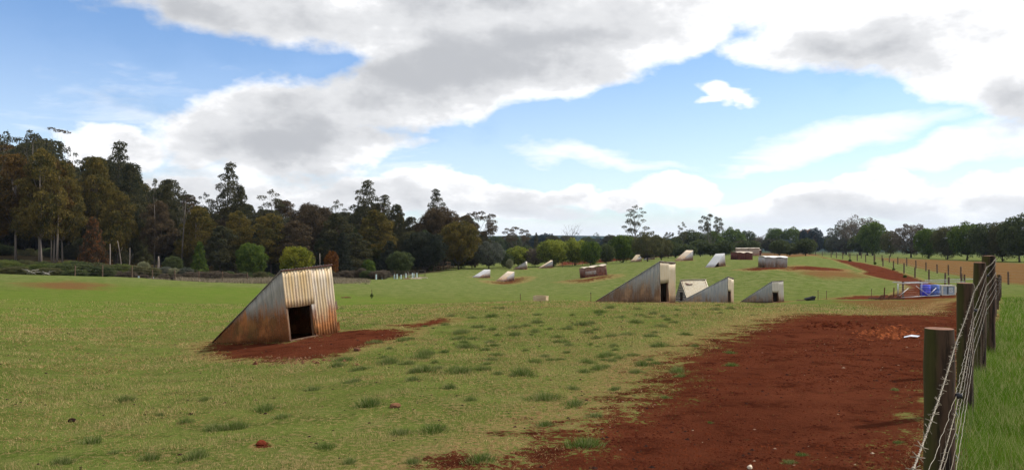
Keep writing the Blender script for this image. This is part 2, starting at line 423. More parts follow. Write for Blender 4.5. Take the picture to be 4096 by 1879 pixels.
def make_ground():
    th = np.concatenate([np.linspace(-180, -50, 40, endpoint=False), np.linspace(-50, 50, 560, endpoint=False), np.linspace(50, 180, 41)])
    th = np.radians(th)
    r = np.concatenate([[0.05, .3, .7], np.exp(np.linspace(math.log(1.1), math.log(8000), 640))])
    T, RR = np.meshgrid(th, r)
    X = (RR*np.sin(T)).ravel(); Y = (RR*np.cos(T)).ravel(); Z = ground(X, Y)
    nr, nt = len(r), len(th)
    i = np.arange(nr-1)[:, None]*nt + np.arange(nt-1)[None]
    q = np.stack([i, i+1, i+nt+1, i+nt], -1).reshape(-1, 4)[:, ::-1]
    me = bpy.data.meshes.new('ground')
    me.vertices.add(len(X)); me.vertices.foreach_set('co', np.stack([X, Y, Z], -1).ravel().astype(np.float32))
    me.loops.add(q.size); me.loops.foreach_set('vertex_index', q.ravel().astype(np.int32))
    me.polygons.add(len(q)); me.polygons.foreach_set('loop_start', np.arange(0, q.size, 4, dtype=np.int32))
    me.polygons.foreach_set('loop_total', np.full(len(q), 4, dtype=np.int32))
    me.update(calc_edges=True); me.polygons.foreach_set('use_smooth', np.ones(len(q), bool))
    for nm, v in (('soil', soft(SOILS, X, Y)), ('brown', soft(BROWN, X, Y)), ('litter', soft(LITTER, X, Y)), ('fringe', soft([(main_soil, 4.0)], X, Y)), ('lush', soft(LUSH, X, Y))):
        a = me.attributes.new(nm, 'FLOAT', 'POINT'); a.data.foreach_set('value', v.astype(np.float32))
    o = bpy.data.objects.new('ground', me); COL.objects.link(o); tag(o, kind='structure')
    m, t = newmat('pasture'); N = NT(t)
    P = N.n('ShaderNodeNewGeometry').outputs['Position']
    def attr(nm): 
        a = N.n('ShaderNodeAttribute'); a.attribute_name = nm; return a.outputs['Fac']
    sp = N.n('ShaderNodeSeparateXYZ'); N.lk(P, sp.inputs[0])
    xy = N.n('ShaderNodeCombineXYZ'); N.lk(sp.outputs[0], xy.inputs[0]); N.lk(sp.outputs[1], xy.inputs[1]); V = xy.outputs[0]
    n_big = N.noise(V, .045, 4, .6); n_mid = N.noise(V, .35, 5, .65); n_s = N.noise(V, 2.2, 5, .65); n_f = N.noise(V, 16, 5, .7); n_ff = N.noise(V, 70, 3, .7)
    dist = N.vmath('LENGTH', V, out=1)
    g = N.mix(N.ss(n_mid, .35, .65), (.085, .115, .022), (.128, .156, .035))
    g = N.mix(N.ss(n_s, .42, .68), g, (.050, .074, .013))
    g = N.mix(N.math('MULTIPLY', N.ss(n_big, .52, .62), .35), g, (.085, .140, .013))      # lush sward
    g = N.mix(N.math('MULTIPLY', N.ss(N.math('ADD', attr('lush'), N.math('SUBTRACT', n_mid, .5)), -.8, .6), .7), g, (.086, .134, .018))
    g = N.mix(N.math('MULTIPLY', N.ss(n_big, .45, .32), .6), g, (.145, .140, .040))         # thin dry sward
    dry = N.math('MULTIPLY', N.ss(N.math('ADD', N.math('MULTIPLY', n_f, .6), N.math('MULTIPLY', n_s, .4)), .50, .60), N.ss(dist, 70, 8, .25, 1.))
    g = N.mix(N.math('MULTIPLY', N.ss(N.noise(V, 1.05, 5, .7), .50, .64), .55), g, (.150, .148, .048))
    g = N.mix(N.math('MULTIPLY', N.ss(N.noise(V, .85, 5, .7), .44, .30), .5), g, (.062, .100, .016))
    drk = N.math('ADD', N.math('MULTIPLY', n_f, .75), N.math('MULTIPLY', n_s, .25))
    drw = N.math('MULTIPLY', N.ss(attr('fringe'), -.9, -.02), .045)
    dry = N.math('MULTIPLY', N.ss(N.math('ADD', drk, drw), .515, .60), N.ss(dist, 80, 8, .2, 1.))
    g = N.mix(N.math('MULTIPLY', dry, .65), g, (.27, .20, .085))
    g = N.mix(N.math('MULTIPLY', N.ss(n_ff, .58, .8), .5), g, (.028, .036, .008))
    scat = N.math('MULTIPLY', N.ss(N.noise(V, 1.6, 8, .85), .615, .67), .85)
    g = N.mix(scat, g, (.11, .045, .02))
    g = N.mix(N.math('MULTIPLY', N.math('MULTIPLY', N.ss(dist, 42, 85), N.ss(attr('lush'), .3, -.6)), .8), g, N.mix(N.ss(N.noise(V, 1.0, 7, .8), .42, .60), (.080, .108, .026), (.158, .162, .062)))
    # trampled sward: more bare earth between
    bn = N.math('ADD', attr('brown'), N.math('ADD', N.math('MULTIPLY', N.math('SUBTRACT', n_mid, .5), 1.6), N.math('MULTIPLY', N.math('SUBTRACT', N.noise(V, 2.6, 6, .75), .5), 2.2)))
    b = N.mix(N.ss(n_s, .35, .65), (.155, .058, .026), (.125, .074, .030))
    g = N.mix(N.math('MULTIPLY', N.ss(bn, -.3, .9), .85), g, b)
    s1 = N.mix(N.ss(n_mid, .35, .65), (.074, .0205, .0100), (.106, .0310, .0150))
    s1 = N.mix(N.ss(n_s, .48, .70), s1, (.040, .0105, .0055))
    s1 = N.mix(N.math('MULTIPLY', N.ss(n_f, .55, .75), .6), s1, (.15, .046, .020))
    s1 = N.mix(N.math('MULTIPLY', N.ss(n_ff, .6, .8), .6), s1, (.03, .011, .008))
    s1 = N.mix(N.math('MULTIPLY', N.ss(N.noise(V, 5.5, 5, .7), .60, .72), .30), s1, (.07, .055, .02))
    s1 = N.mix(N.math('MULTIPLY', N.ss(N.noise(V, .8, 5, .7), .50, .66), .5), s1, (.125, .038, .018))
    k = N.math('ADD', attr('soil'), N.math('ADD', N.math('MULTIPLY', N.math('SUBTRACT', n_s, .5), 3.2), N.math('MULTIPLY', N.math('SUBTRACT', n_f, .5), 3.0)))
    k = N.ss(k, -.18, .22)
    # dry straw fringe at the edges of the bare soil
    fr = N.math('MULTIPLY', N.ss(attr('soil'), -.98, -.35), N.ss(n_f, .38, .58))
    g = N.mix(N.math('MULTIPLY', fr, .75), g, (.25, .16, .07))
    col = N.mix(k, g, s1)
    lt = N.ss(N.math('ADD', attr('litter'), N.math('MULTIPLY', N.math('SUBTRACT', n_mid, .5), 2)), -.4, .4)
    col = N.mix(lt, col, N.mix(N.ss(n_s, .4, .6), (.040,.028,.016), (.055,.045,.022)))
    farc = N.mix(N.ss(dist, 230, 650), col, (.025, .042, .040))  # far ground tinted dark blue with distance, haze put into the colour
    h = N.math('ADD', N.math('MULTIPLY', n_s, .6), N.math('ADD', N.math('MULTIPLY', n_f, .5), N.math('MULTIPLY', n_ff, .2)))
    N.bsdf(farc, 1.0, 0, .0, bump=h, bstr=1.0, bdist=.12)
    me.materials.append(m)
    return o
# ---------------------------------------------------------------- corrugated iron huts
PITCH = .0762
def corr(mb, o, u, n, length, bot, top, amp=.009, k=8, rows=5, dent=.004, pitch=PITCH, phase=0):
    """corrugated sheet: origin o, run direction u, outward normal n, ribs vertical between bot(s) and top(s) along axis w"""
    o, u, n = Vector(o), Vector(u).normalized(), Vector(n).normalized()
    w = Vector((0, 0, 1))
    _sheet(mb, o, u, n, w, length, bot, top, amp, k, rows, dent, pitch, phase)
def _sheet(mb, o, u, n, w, length, bot, top, amp, k, rows, dent, pitch, phase):
    ns = max(4, int(length/pitch*k)); V = []
    for i in range(ns+1):
        s = length*i/ns
        b = bot(s) if callable(bot) else bot; t = top(s) if callable(top) else top
        off = amp*math.sin(2*math.pi*(s+phase)/pitch)
        for j in range(rows+1):
            h = b+(t-b)*j/rows
            V.append(o + u*s + w*h + n*(off + dent*math.sin(s*5.3+h*4.1+phase*9)*math.sin(h*6+s*2)))
    Fc = []
    for i in range(ns):
        for j in range(rows):
            a = i*(rows+1)+j; Fc.append((a, a+rows+1, a+rows+2, a+1))
    mb.add([tuple(v) for v in V], Fc)

M_WOOD = simple('weathered_timber', (.20,.12,.07), (.10,.05,.03), 12, .9, bump=.4, stretch=(1,1,.2))
M_DARKIRON = simple('rusted_capping', (.09,.025,.015), (.05,.015,.01), 14, .85, bump=.3)
M_NAIL = simple('nail_head', (.03,.02,.015), (.02,.015,.01), 30, .6, bump=0)

def place_on_ground(root, px, py, yaw, L, W, sink=.02, tilt=1.0, extra=(0, 0), pos=None):
    """stand a hut on the ground: origin at its base centre, base plane follows the slope"""
    p = pos or at(px, py)
    c, s = math.cos(yaw), math.sin(yaw)
    def g(a, b): x = p.x+a*c-b*s; y = p.y+a*s+b*c; return gz(x, y)
    sx = (g(L/2, 0)-g(-L/2, 0))/L*tilt + extra[0]; sy = (g(0, W/2)-g(0, -W/2))/W*tilt + extra[1]
    X = Vector((c, s, sx)).normalized(); Yv = Vector((-s, c, sy)); Z = X.cross(Yv).normalized(); Yv = Z.cross(X)
    z = min((g(a, b) - sx*a - sy*b) for a in (-L/2, 0, L/2) for b in (-W/2, W/2))
    z = sum((g(a, b) - sx*a - sy*b) for a in (-L/2, 0, L/2) for b in (-W/2, W/2))/6
    M = Matrix((X, Yv, Z)).transposed().to_4x4(); M.translation = (p.x, p.y, z-sink)
    root.matrix_world = M
    e = .12; SOILS.append((np.array([(p.x+a*c-b*s, p.y+a*s+b*c) for a, b in ((-L/2-.05, -W/2-e), (L/2+.5, -W/2-e), (L/2+.5, W/2+e), (-L/2-.05, W/2+e))]), .75))
    return root

def wedge_hut(name, L, W, H, side, front, roof, door=True, seed=1, doorside=-1, split=.57, doorh=.49, detail=True, ragged=0, hole=False, far=False):
    """lean-to pig ark: tall front at +X, roof falling to the ground at -X"""
    r = empty(name); rn = random.Random(seed)
    h0 = .04; k = 8 if detail else 4; rows = 5 if detail else 2
    pitch = PITCH if detail else PITCH*1.0
    top = lambda s: h0+(H-h0)*s/L
    for sg in (-1, 1):
        mb = MB(); b = 0
        bot = (lambda s: .0) if not (hole and sg == -1) else (lambda s: (0 if s > L*.42 else (top(s)-.10 if s > L*.30 else max(0, top(s)-.05))))
        corr(mb, (-L/2, sg*W/2, 0), (1, 0, 0), (0, sg, 0), L, bot, top, k=k, rows=rows, dent=.014, pitch=pitch, phase=rn.random())
        mb.build('side_wall', side[0] if sg < 0 else side[-1], r, smooth=True, solid=.002)
    # front sheets
    dy = W*split
    mb = MB(); y0 = -W/2 if doorside < 0 else W/2; sg = 1 if doorside < 0 else -1
    rag = lambda a: (lambda s: a*math.sin(s*23+seed)*.5+a*math.sin(s*51)*.3)
    if door:
        corr(mb, (L/2+.012, y0-sg*.01, 0), (0, sg, 0), (1, 0, 0), dy, lambda s: H*doorh+.02*math.sin(s*4+seed), H+.015, k=k, rows=rows, dent=.006, pitch=pitch)
        mb.build('upper_front_panel', front[0], r, smooth=True, solid=.002)
        mb = MB(); w2 = W-dy*.92
        corr(mb, (L/2+.004, y0+sg*dy*.92, 0), (0, sg, 0), (1, 0, 0), w2+.01, rag(.03) if ragged else .0, H+.01, k=k, rows=rows, dent=.02, pitch=pitch, phase=.02)
        mb.build('lower_front_panel', front[-1], r, smooth=True, solid=.002)
        # door frame
        mb = MB(); x = L/2-.03
        mb.box((x, y0+sg*.03, H*doorh/2), (.05, .045, H*doorh+.06)); mb.box((x, y0+sg*(dy*.92-.02), H*doorh/2), (.05, .05, H*doorh+.06))
        mb.box((x, y0+sg*dy*.46, H*doorh+.05), (.045, dy*.92-.1, .06)); mb.box((x+.02, y0+sg*dy*.5, .035), (.07, dy-.02, .05))
        mb.build('door_frame', M_WOOD, r)
        if ragged:
            mb = MB()
            _sheet(mb, Vector((L/2+.02, y0+sg*dy*.86, 0)), Vector((0, sg, 0)), Vector((1, 0, 0)), Vector((0, 0, 1)), .12, .10, H*doorh-.01, .006, 6, 4, .01, PITCH, .3)
            mb.build('door_strip', side[0], r, smooth=True, solid=.002)
            yy = y0+sg*W
            for (za, zb, w_) in ((.05, .32, .035), (.52, .78, .03)):
                mb = MB(); mb.add([(L/2, yy-.02, za), (L/2+.02, yy+w_+.02, za+.02), (L/2+.03, yy+w_, zb-.02), (L/2, yy-.02, zb), (L/2+.01, yy+w_*.4, (za+zb)/2+.05)], [(0, 1, 2, 4), (0, 4, 3)])
                mb.build('torn_edge', side[0], r, solid=.003)
    else:
        corr(mb, (L/2+.005, -W/2, 0), (0, 1, 0), (1, 0, 0), W, 0, H, k=k, rows=rows, dent=.008, pitch=pitch)
        mb.build('front_panel', front[0], r, smooth=True, solid=.002)
    # roof: ribs run down the slope
    mb = MB(); sl = Vector((L, 0, H-h0)); Ls = sl.length; w = sl.normalized(); n = Vector((-w.z, 0, w.x))
    _sheet(mb, Vector((-L/2, -W/2-.03, h0))+n*.012-w*.04, Vector((0, 1, 0)), n, w, W+.06, 0, Ls+.08, .009, k, rows*2, .006, pitch, .1)
    mb.build('roof', roof, r, smooth=True, solid=.003)
    # purlins and corner posts inside, capping at the top edge
    mb = MB()
    for sg in (-1, 1):
        mb.bar((-L/2+.1, sg*(W/2-.04), h0+.02), (L/2-.03, sg*(W/2-.04), H-.06), .04, .05)
        mb.bar((L/2-.04, sg*(W/2-.04), 0), (L/2-.04, sg*(W/2-.04), H-.05), .045)
    for t in (.25, .5, .75): mb.bar((-L/2+L*t, -W/2+.05, top(L*t)-.05), (-L/2+L*t, W/2-.05, top(L*t)-.05), .04)
    mb.build('frame', M_WOOD, r)
    if detail:
        mb = MB()
        for q in range(7):
            for sg in (-1, 1):
                if sg > 0 and ragged: m_ = MB(); m_.box((L/2+.025, -W/2+W*(q+.5)/7, H-.05-(.02*(q % 2))), (.008, .020, .020)); m_.build('nail', M_NAIL, r)
        mb = MB()
        mb.bar((L/2+.02, -W/2-.03, H+.012), (L/2+.02, W/2+.03, H+.012), .045, .022)
        mb.build('capping', M_DARKIRON, r)
    return r

T_side1 = tinmat('side_iron_mossy', zinc=(.22,.205,.175), pale=(.34,.31,.26), rust=(.24,.085,.025), top=-.24, low=1.45, height=.60, seed=1.3, moss=.5)
T_front1 = tinmat('front_iron_cream', zinc=(.48,.34,.17), pale=(.56,.47,.33), rust=(.36,.17,.06), top=.20, low=.30, height=.8, seed=4.1)
T_front1b = tinmat('front_iron_lower', zinc=(.46,.34,.19), pale=(.54,.46,.35), rust=(.34,.13,.04), top=.10, low=.85, height=.5, seed=2.1)
T_roofA = tinmat('roof_iron_dark', zinc=(.20,.20,.20), pale=(.28,.27,.25), rust=(.15,.05,.02), top=.25, low=.4, seed=8)
T_side2 = tinmat('side_iron_grey', zinc=(.22,.215,.205), pale=(.36,.33,.28), rust=(.22,.12,.065), top=-.20, low=1.05, height=.75, seed=3.7)
T_side3 = tinmat('side_iron_bluegrey', zinc=(.23,.23,.235), pale=(.35,.335,.30), rust=(.22,.13,.075), top=-.26, low=.95, height=.6, seed=9.7)
T_front2 = tinmat('front_iron_buff', zinc=(.42,.33,.21), pale=(.46,.39,.28), rust=(.42,.24,.12), top=.02, low=.65, height=.55, seed=5.5)
T_front4 = tinmat('front_iron_pale', zinc=(.42,.38,.31), pale=(.47,.43,.36), rust=(.40,.24,.12), top=-.1, low=.8, height=.5, seed=6.5)
T_roofGrey = tinmat('roof_iron_grey', zinc=(.34,.345,.36), pale=(.44,.43,.41), rust=(.32,.19,.10), top=-.25, low=.75, height=.35, seed=7.5)
T_roofRust = tinmat('roof_iron_rusty', zinc=(.48,.40,.30), pale=(.55,.47,.36), rust=(.36,.20,.09), top=.25, low=.5, height=.5, seed=2.5)
T_roofBuff = tinmat('roof_iron_buff', zinc=(.58,.46,.30), pale=(.64,.54,.38), rust=(.45,.26,.12), top=.1, low=.4, height=.5, seed=11.5)
T_sideFar = tinmat('side_iron_far', zinc=(.28,.27,.27), pale=(.36,.34,.32), rust=(.28,.15,.09), top=-.12, low=.9, height=.5, seed=12.5)
T_rustbox = tinmat('box_iron_rust', zinc=(.22,.12,.09), pale=(.28,.17,.12), rust=(.13,.04,.025), top=.35, low=.4, height=.6, seed=13.5)
T_redbox = tinmat('box_iron_darkred', zinc=(.13,.05,.035), pale=(.17,.07,.05), rust=(.09,.025,.018), top=.45, low=.4, height=.6, seed=14.5)

HUT_GROUP = 'corrugated iron pig huts on the paddock'
def hut(args, place, label):
    o = wedge_hut('pig_hut', **args); place_on_ground(o, **place)
    tag(o, label, 'pig hut', HUT_GROUP); return o
# near hut: corner nearest the camera is the front-left base corner
def corner_pos(px, py, D, yaw, L, W):
    """base centre when the (+L/2,-W/2) corner stands under a given bearing and distance"""
    x = (px-CX)/F*D; c, s = math.cos(yaw), math.sin(yaw)
    a, b = L/2, -W/2
    cx, cy = x-(a*c-b*s), D-(a*s+b*c)
    return Vector((cx, cy, gz(cx, cy)))
HUTS = [
 (dict(L=2.86,W=1.33,H=1.53,side=(T_side1,),front=(T_front1,T_front1b),roof=T_roofA,seed=3,ragged=1), (1159,16.7,-37), 'big near pig hut, rust stained side, cream striped front over a dark door', (0,.0)),
 (dict(L=2.75,W=1.42,H=1.56,side=(T_side2,),front=(T_front2,),roof=T_roofGrey,seed=5), (2641,29.6,-34.5), 'tallest of the grey pig huts at the ridge, black doorway under a buff front', (0,0)),
 (dict(L=2.9,W=1.3,H=1.52,side=(T_side3,),front=(T_front2,),roof=T_roofGrey,seed=7), (2912,42.5,-28.5), 'middle grey pig hut of the ridge, long side and only a sliver of buff front', (0,0)),
 (dict(L=2.7,W=1.35,H=1.50,side=(T_side3,),front=(T_front4,),roof=T_roofGrey,seed=9), (3091,55.5,-53), 'smallest pig hut of the ridge row, pale grey front sheet over a small dark door', (0,0))]
for a, (px, D, yaw), lab, ex in HUTS:
    o = wedge_hut('pig_hut', **a)
    place_on_ground(o, 0, 0, R(yaw), a['L'], a['W'], pos=corner_pos(px, 0, D, R(yaw), a['L'], a['W']), extra=ex, sink=.03)
    tag(o, lab, 'pig hut', HUT_GROUP)
FAR = [  # px of base middle, py of base, D, yaw, roof, front-door, label
 (1925,1113,48,118,T_roofGrey,T_sideFar,False,1.25,'far pig hut with a pale grey sloping roof, leftmost on the hillside'),
 (2020,1127,47,112,T_roofRust,T_sideFar,False,1.35,'far pig hut with a rusty buff roof, lowest of the left group'),
 (2080,1080,-14,148,T_roofGrey,T_sideFar,True,1.45,'far grey pig hut seen side on, a small door in its narrow white front'),
 (2182,1074,14,150,T_roofBuff,T_sideFar,False,1.45,'far pig hut with a yellow buff roof edge, alone before the tree row'),
 (2543,1049,44,148,T_roofBuff,T_sideFar,False,1.5,'far pig hut with a broad cream roof on the hill brow'),
 (2596,1042,9,160,T_roofGrey,T_sideFar,False,1.45,'far pig hut showing its thin roof edge just right of the cream roofed one'),
 (2735,1045,35,115,T_roofRust,T_sideFar,False,1.5,'far pig hut with a rust streaked grey roof in the middle of the hill brow'),
 (2862,1069,42,100,T_roofGrey,T_sideFar,False,1.55,'far pig hut with a clean grey roof and a hole torn in its side')]
for i, (px, py, yaw, D, rf, sd, door, H, lab) in enumerate(FAR):
    o = wedge_hut('pig_hut', L=2.55, W=1.3, H=H, side=(sd,), front=(T_front4,), roof=rf, door=door, seed=20+i, detail=False, hole=('hole' in lab), split=.6)
    place_on_ground(o, 0, 0, R(yaw), 2.5, 1.3, pos=at(px, py-3), sink=.03, tilt=.8, extra=((i*37 % 5-2)*.012, (i*53 % 5-2)*.018))
    tag(o, lab, 'pig hut', HUT_GROUP)

# ---------------------------------------------------------------- box shelters
def box_hut(px, py, yaw, L, W, H, wall, roof, label, wavy=.03, patch=None, door=False, lean=0, name='iron_shelter', endm=None):
    r = empty(name)
    def hsheet(mb, o, u, n, length, z0, z1):   # horizontal ribs
        o, u, n = Vector(o), Vector(u), Vector(n)
        nz = max(4, int((z1-z0)/PITCH*5)); V = []; ns = 6
        for j in range(nz+1):
            z = z0+(z1-z0)*j/nz
            for i in range(ns+1):
                V.append(tuple(o+u*(length*i/ns)+n*(.009*math.sin(2*math.pi*z/PITCH)+.012*math.sin(i*2.1+z*3))+Vector((0, 0, z))))
        mb.add(V, [(j*(ns+1)+i, j*(ns+1)+i+1, (j+1)*(ns+1)+i+1, (j+1)*(ns+1)+i) for j in range(nz) for i in range(ns)])
    split = L*.52
    for sg in (-1, 1):
        mb = MB(); y = sg*W/2
        hsheet(mb, (-L/2, y, 0), (1, 0, 0), (0, sg, 0), split, 0, H); mb.build('wall_sheet', wall, r, smooth=True, solid=.003)
        mb = MB(); hsheet(mb, (-L/2+split-.02, y+sg*.02, 0), (1, 0, 0), (0, sg, 0), L-split+.02, .0, H*.97); mb.build('wall_sheet', wall, r, smooth=True, solid=.003)
        if patch and sg == -1:
            mb = MB(); hsheet(mb, (-L/2+.08, y+sg*.045, H*.05), (1, 0, 0), (0, sg, 0), split-.1, H*.22, H*.58); mb.build('patch_sheet', patch, r, smooth=True, solid=.003)
    for sg in (-1, 1):
        mb = MB(); corr(mb, (sg*(L/2+.01), -W/2, 0), (0, 1, 0), (sg, 0, 0), W if not door else W*.45, 0, H*1.02, k=4, rows=2)
        mb.build('end_wall', endm or wall, r, smooth=True, solid=.003)
    for sx in (-1, 0, 1):
        for sy in (-1, 1): mb = MB(); mb.box((sx*(L/2-.05), sy*(W/2-.05), H/2), (.07, .07, H)); mb.build('corner_post', M_WOOD, r)
    mb = MB(); ns, nw = int(L/.08)*2, 8; V = []
    for i in range(ns+1):
        x = -L/2-.06+(L+.12)*i/ns
        for j in range(nw+1):
            y = -W/2-.10+(W+.2)*j/nw; t = j/nw*2-1
            z = H+.05+.10*(1-t*t)+.010*math.sin(2*math.pi*x/.16)+wavy*math.sin(x*4.5+j*.2)*(.4+abs(t))+lean*x
            V.append((x, y, z))
    mb.add(V, [(i*(nw+1)+j, (i+1)*(nw+1)+j, (i+1)*(nw+1)+j+1, i*(nw+1)+j+1) for i in range(ns) for j in range(nw)])
    mb.build('roof', roof, r, smooth=True, solid=.004)
    place_on_ground(r, 0, 0, R(yaw), L, W, pos=at(px, py), sink=.03)
    return tag(r, label, 'shelter', 'low box shelters of old iron on the hill')
T_cream = tinmat('roof_iron_cream', zinc=(.55,.44,.33), pale=(.62,.54,.42), rust=(.35,.18,.10), top=.05, low=.2, height=1, seed=21)
T_white = tinmat('roof_iron_white', zinc=(.62,.60,.56), pale=(.7,.68,.64), rust=(.45,.30,.2), top=-.3, low=.1, height=1, seed=23)
T_greybox = tinmat('box_iron_grey', zinc=(.28,.27,.26), pale=(.36,.34,.31), rust=(.20,.11,.065), top=-.15, low=1.0, height=.6, seed=25)
box_hut(2375, 1105, 22, 3.0, 1.3, 1.15, T_rustbox, T_cream, 'long rust brown shelter with a curled cream roof and a pale patch on its side', .05, patch=T_greybox, lean=.02)
box_hut(3090, 1068, 12, 2.75, 1.5, 1.15, T_greybox, T_white, 'weathered grey plank-like shelter with a bent white roof edge on the hilltop', .03)
box_hut(2966, 1038, 18, 2.7, 1.8, 1.1, T_redbox, T_cream, 'dark red rusted shelter with scraps of tin on its roof', .05)
box_hut(2990, 1023, -14, 4.6, 2.0, 1.55, tinmat('long_shed_wall', zinc=(.30,.22,.18), pale=(.36,.27,.22), rust=(.26,.12,.07), top=0, low=.7, height=.5, seed=31), T_cream,
        'long brown shed behind the rusted shelter with an orange end and dark doorway', .02, door=True, endm=tinmat('orange_end', zinc=(.45,.24,.14), pale=(.5,.3,.2), rust=(.35,.13,.06), top=.2, low=.3, seed=33), name='long_shed')
box_hut(3035, 1022, -10, .9, 1.2, 1.3, T_redbox, T_cream, 'small rusty lean-to at the right end of the long brown shed', .02, name='small_shed')

# A-frame hut
def a_frame():
    r = empty('a_frame_hut'); L, W, H = 2.1, 2.0, 1.62
    for sg, mat in ((-1, tinmat('a_frame_iron', zinc=(.54,.45,.31), pale=(.62,.55,.42), rust=(.45,.28,.13), top=-.12, low=.35, height=.8, seed=41)), (1, T_roofGrey)):
        mb = MB(); w = Vector((0, -sg*W/2, H)).normalized(); n = Vector((0, sg*H, W/2)).normalized()
        _sheet(mb, Vector((-L/2-.05, sg*W/2, 0)), Vector((1, 0, 0)), n, w, L+.1, 0, math.hypot(W/2, H)+.01, .016, 6, 8, .01, .105, 0)
        mb.build('roof_sheet', mat, r, smooth=True, solid=.003)
    for e in (-1, 1):
        mb = MB()
        for q in range(9):
            z = .08+q*.17; hw = (W/2)*(1-z/H)-.04
            if hw < .05: continue
            if z < .75:
                mb.box((e*L/2, -hw/2-.13, z), (.03, hw-.2 if hw > .3 else hw, .125)); mb.box((e*L/2, hw/2+.13, z), (.03, hw-.2 if hw > .3 else hw, .125))
            else: mb.box((e*L/2, 0, z), (.03, 2*hw, .125))
        mb.build('gable_boards', simple('grey_boards', (.30,.27,.23), (.16,.12,.09), 10, .9, bump=.4), r)
    mb = MB(); mb.box((0, 0, H+.02), (L+.14, .16, .03)); mb.build('ridge_cap', T_cream, r)
    mb = MB()
    mb.add([(-.80,-.17,1.40),(-.45,-.20,1.30),(-.18,-.22,1.31),(-.25,-.30,1.25),(-.74,-.30,1.24)], [(0,1,2,3,4)])
    mb.build('torn_flap', M_DARKIRON, r, solid=.01)
    mb = MB()
    for sx in (-1, 1):
        for sg in (-1, 1): mb.bar((sx*(L/2-.04), sg*(W/2-.06), 0), (sx*(L/2-.04), 0, H-.04), .06)
    mb.build('frame', M_WOOD, r)
    place_on_ground(r, 0, 0, R(18), L, W, pos=onD(2775, 60), sink=.02)
    tag(r, 'cream A-frame hut of corrugated iron standing behind the grey pig huts', 'hut')
a_frame()
make_ground()

# ---------------------------------------------------------------- grass blades
def grassmat(name, a, b, dry, amount=.5):
    m, t = newmat(name); N = NT(t)
    P = N.n('ShaderNodeNewGeometry').outputs['Position']
    ri = N.n('ShaderNodeNewGeometry').outputs['Random Per Island']
    f = N.noise(P, .8, 4, .6)
    c = N.mix(N.ss(f, .38, .62), a, b)
    c = N.mix(N.ss(N.math('ADD', ri, N.math('MULTIPLY', N.noise(P, 2.5, 4, .6), 1.2)), 1.45-amount, 1.6-amount), c, dry)
    N.bsdf(c, 1, 0, .0, trans=.3)
    return m
M_GRASS = grassmat('short_grass', (.085,.125,.020), (.135,.170,.035), (.42,.31,.14), .55)
M_LONG = grassmat('long_grass', (.070,.145,.010), (.110,.195,.018), (.30,.30,.12), .2)
M_TUFT = grassmat('tuft_grass', (.060,.105,.017), (.095,.145,.027), (.24,.24,.10), .35)
M_REED = grassmat('reed', (.15,.125,.085), (.10,.095,.05), (.27,.22,.15), .6)
def blades(X, Y, H, W, lean=.5, z0=None):
    n = len(X); Z = ground(X, Y) if z0 is None else z0
    a = rng.uniform(0, 2*np.pi, n); la = rng.uniform(0, 2*np.pi, n); L = H*lean*rng.uniform(.2, 1, n)
    dx, dy = np.cos(a)*W/2, np.sin(a)*W/2
    V = np.zeros((n, 3, 3))
    V[:, 0] = np.stack([X-dx, Y-dy, Z-.01], -1); V[:, 1] = np.stack([X+dx, Y+dy, Z-.01], -1)
    V[:, 2] = np.stack([X+np.cos(la)*L, Y+np.sin(la)*L, Z+H], -1)
    return V
def scatter(n, d0, d1, a0, a1, p=1.0):
    """points dense near the camera; bearings in degrees"""
    u = rng.uniform(0, 1, n)
    D = (d0**(2-p) + u*(d1**(2-p)-d0**(2-p)))**(1/(2-p)) if p != 2 else d0*(d1/d0)**u
    th = np.radians(rng.uniform(a0, a1, n))
    return D*np.sin(th), D*np.cos(th), D
X, Y, D = scatter(330000, 4.8, 42, -36, 36, 1.75)
s = soil_at(X, Y); cl = fbm(X*2.5, Y*2.5, 3, 3); cl2 = fbm(X*.5, Y*.5, 3, 31)
keep = (s + (cl-.5)*2.6 < -.25) & (X < fx(Y)) & (rng.uniform(0, 1, len(X)) < np.clip((cl-.34)*3.2+(cl2-.5)*3.5, .06, 1))
X, Y, D, cl = X[keep], Y[keep], D[keep], cl[keep]
sc = np.clip(D/9, .8, 4)
V = blades(X, Y, (.010+.050*np.clip(cl-.2, 0, 1))*rng.uniform(.5, 1.3, len(X))*sc**.45, .006*sc, .9)
o = fast_mesh('short_grass', V, 3, M_GRASS); tag(o, kind='stuff', cat='grass', label='short green pasture grass with dry straw across the paddock')
# trampled straw and weeds on the red soil
X, Y, D = scatter(42000, 4.8, 30, -30, 34, 1.75)
s = soil_at(X, Y); keep = (X < fx(Y)) & (s > -.9) & (rng.uniform(0, 1, len(X)) < np.where(s > .6, .05, .6))
X, Y, D = X[keep], Y[keep], D[keep]; sc = np.clip(D/9, .8, 3)
V = blades(X, Y, .012*rng.uniform(.4, 1.6, len(X))*sc, .007*sc, 3.0)
o = fast_mesh('straw', V, 3, grassmat('straw', (.26,.18,.08), (.19,.15,.06), (.10,.14,.04), .5)); tag(o, kind='stuff', cat='straw', label='bits of dry straw and weed trodden into the red soil')
X, Y, D = scatter(120000, 4.8, 32, -36, 34, 1.8)
s = soil_at(X, Y); c3 = fbm(X*1.1, Y*1.1, 4, 55)
wide = soft([(main_soil, 4.0)], X, Y)
keep = (X < fx(Y)) & (s < .3) & (rng.uniform(0, 1, len(X)) < np.clip((c3-.42)*4+np.clip(wide+1, 0, 1)*.6, .03, 1))
X, Y, D = X[keep], Y[keep], D[keep]; sc = np.clip(D/9, .8, 3)
V = blades(X, Y, .014*rng.uniform(.4, 1.8, len(X))*sc, .0055*sc, 2.6)
V[:, :2, 2] += .012
o = fast_mesh('dead_grass', V, 3, grassmat('dead_grass', (.50,.37,.17), (.36,.25,.11), (.30,.16,.07), .5)); tag(o, kind='stuff', cat='straw', label='pale dead grass stalks lying over the green pasture')
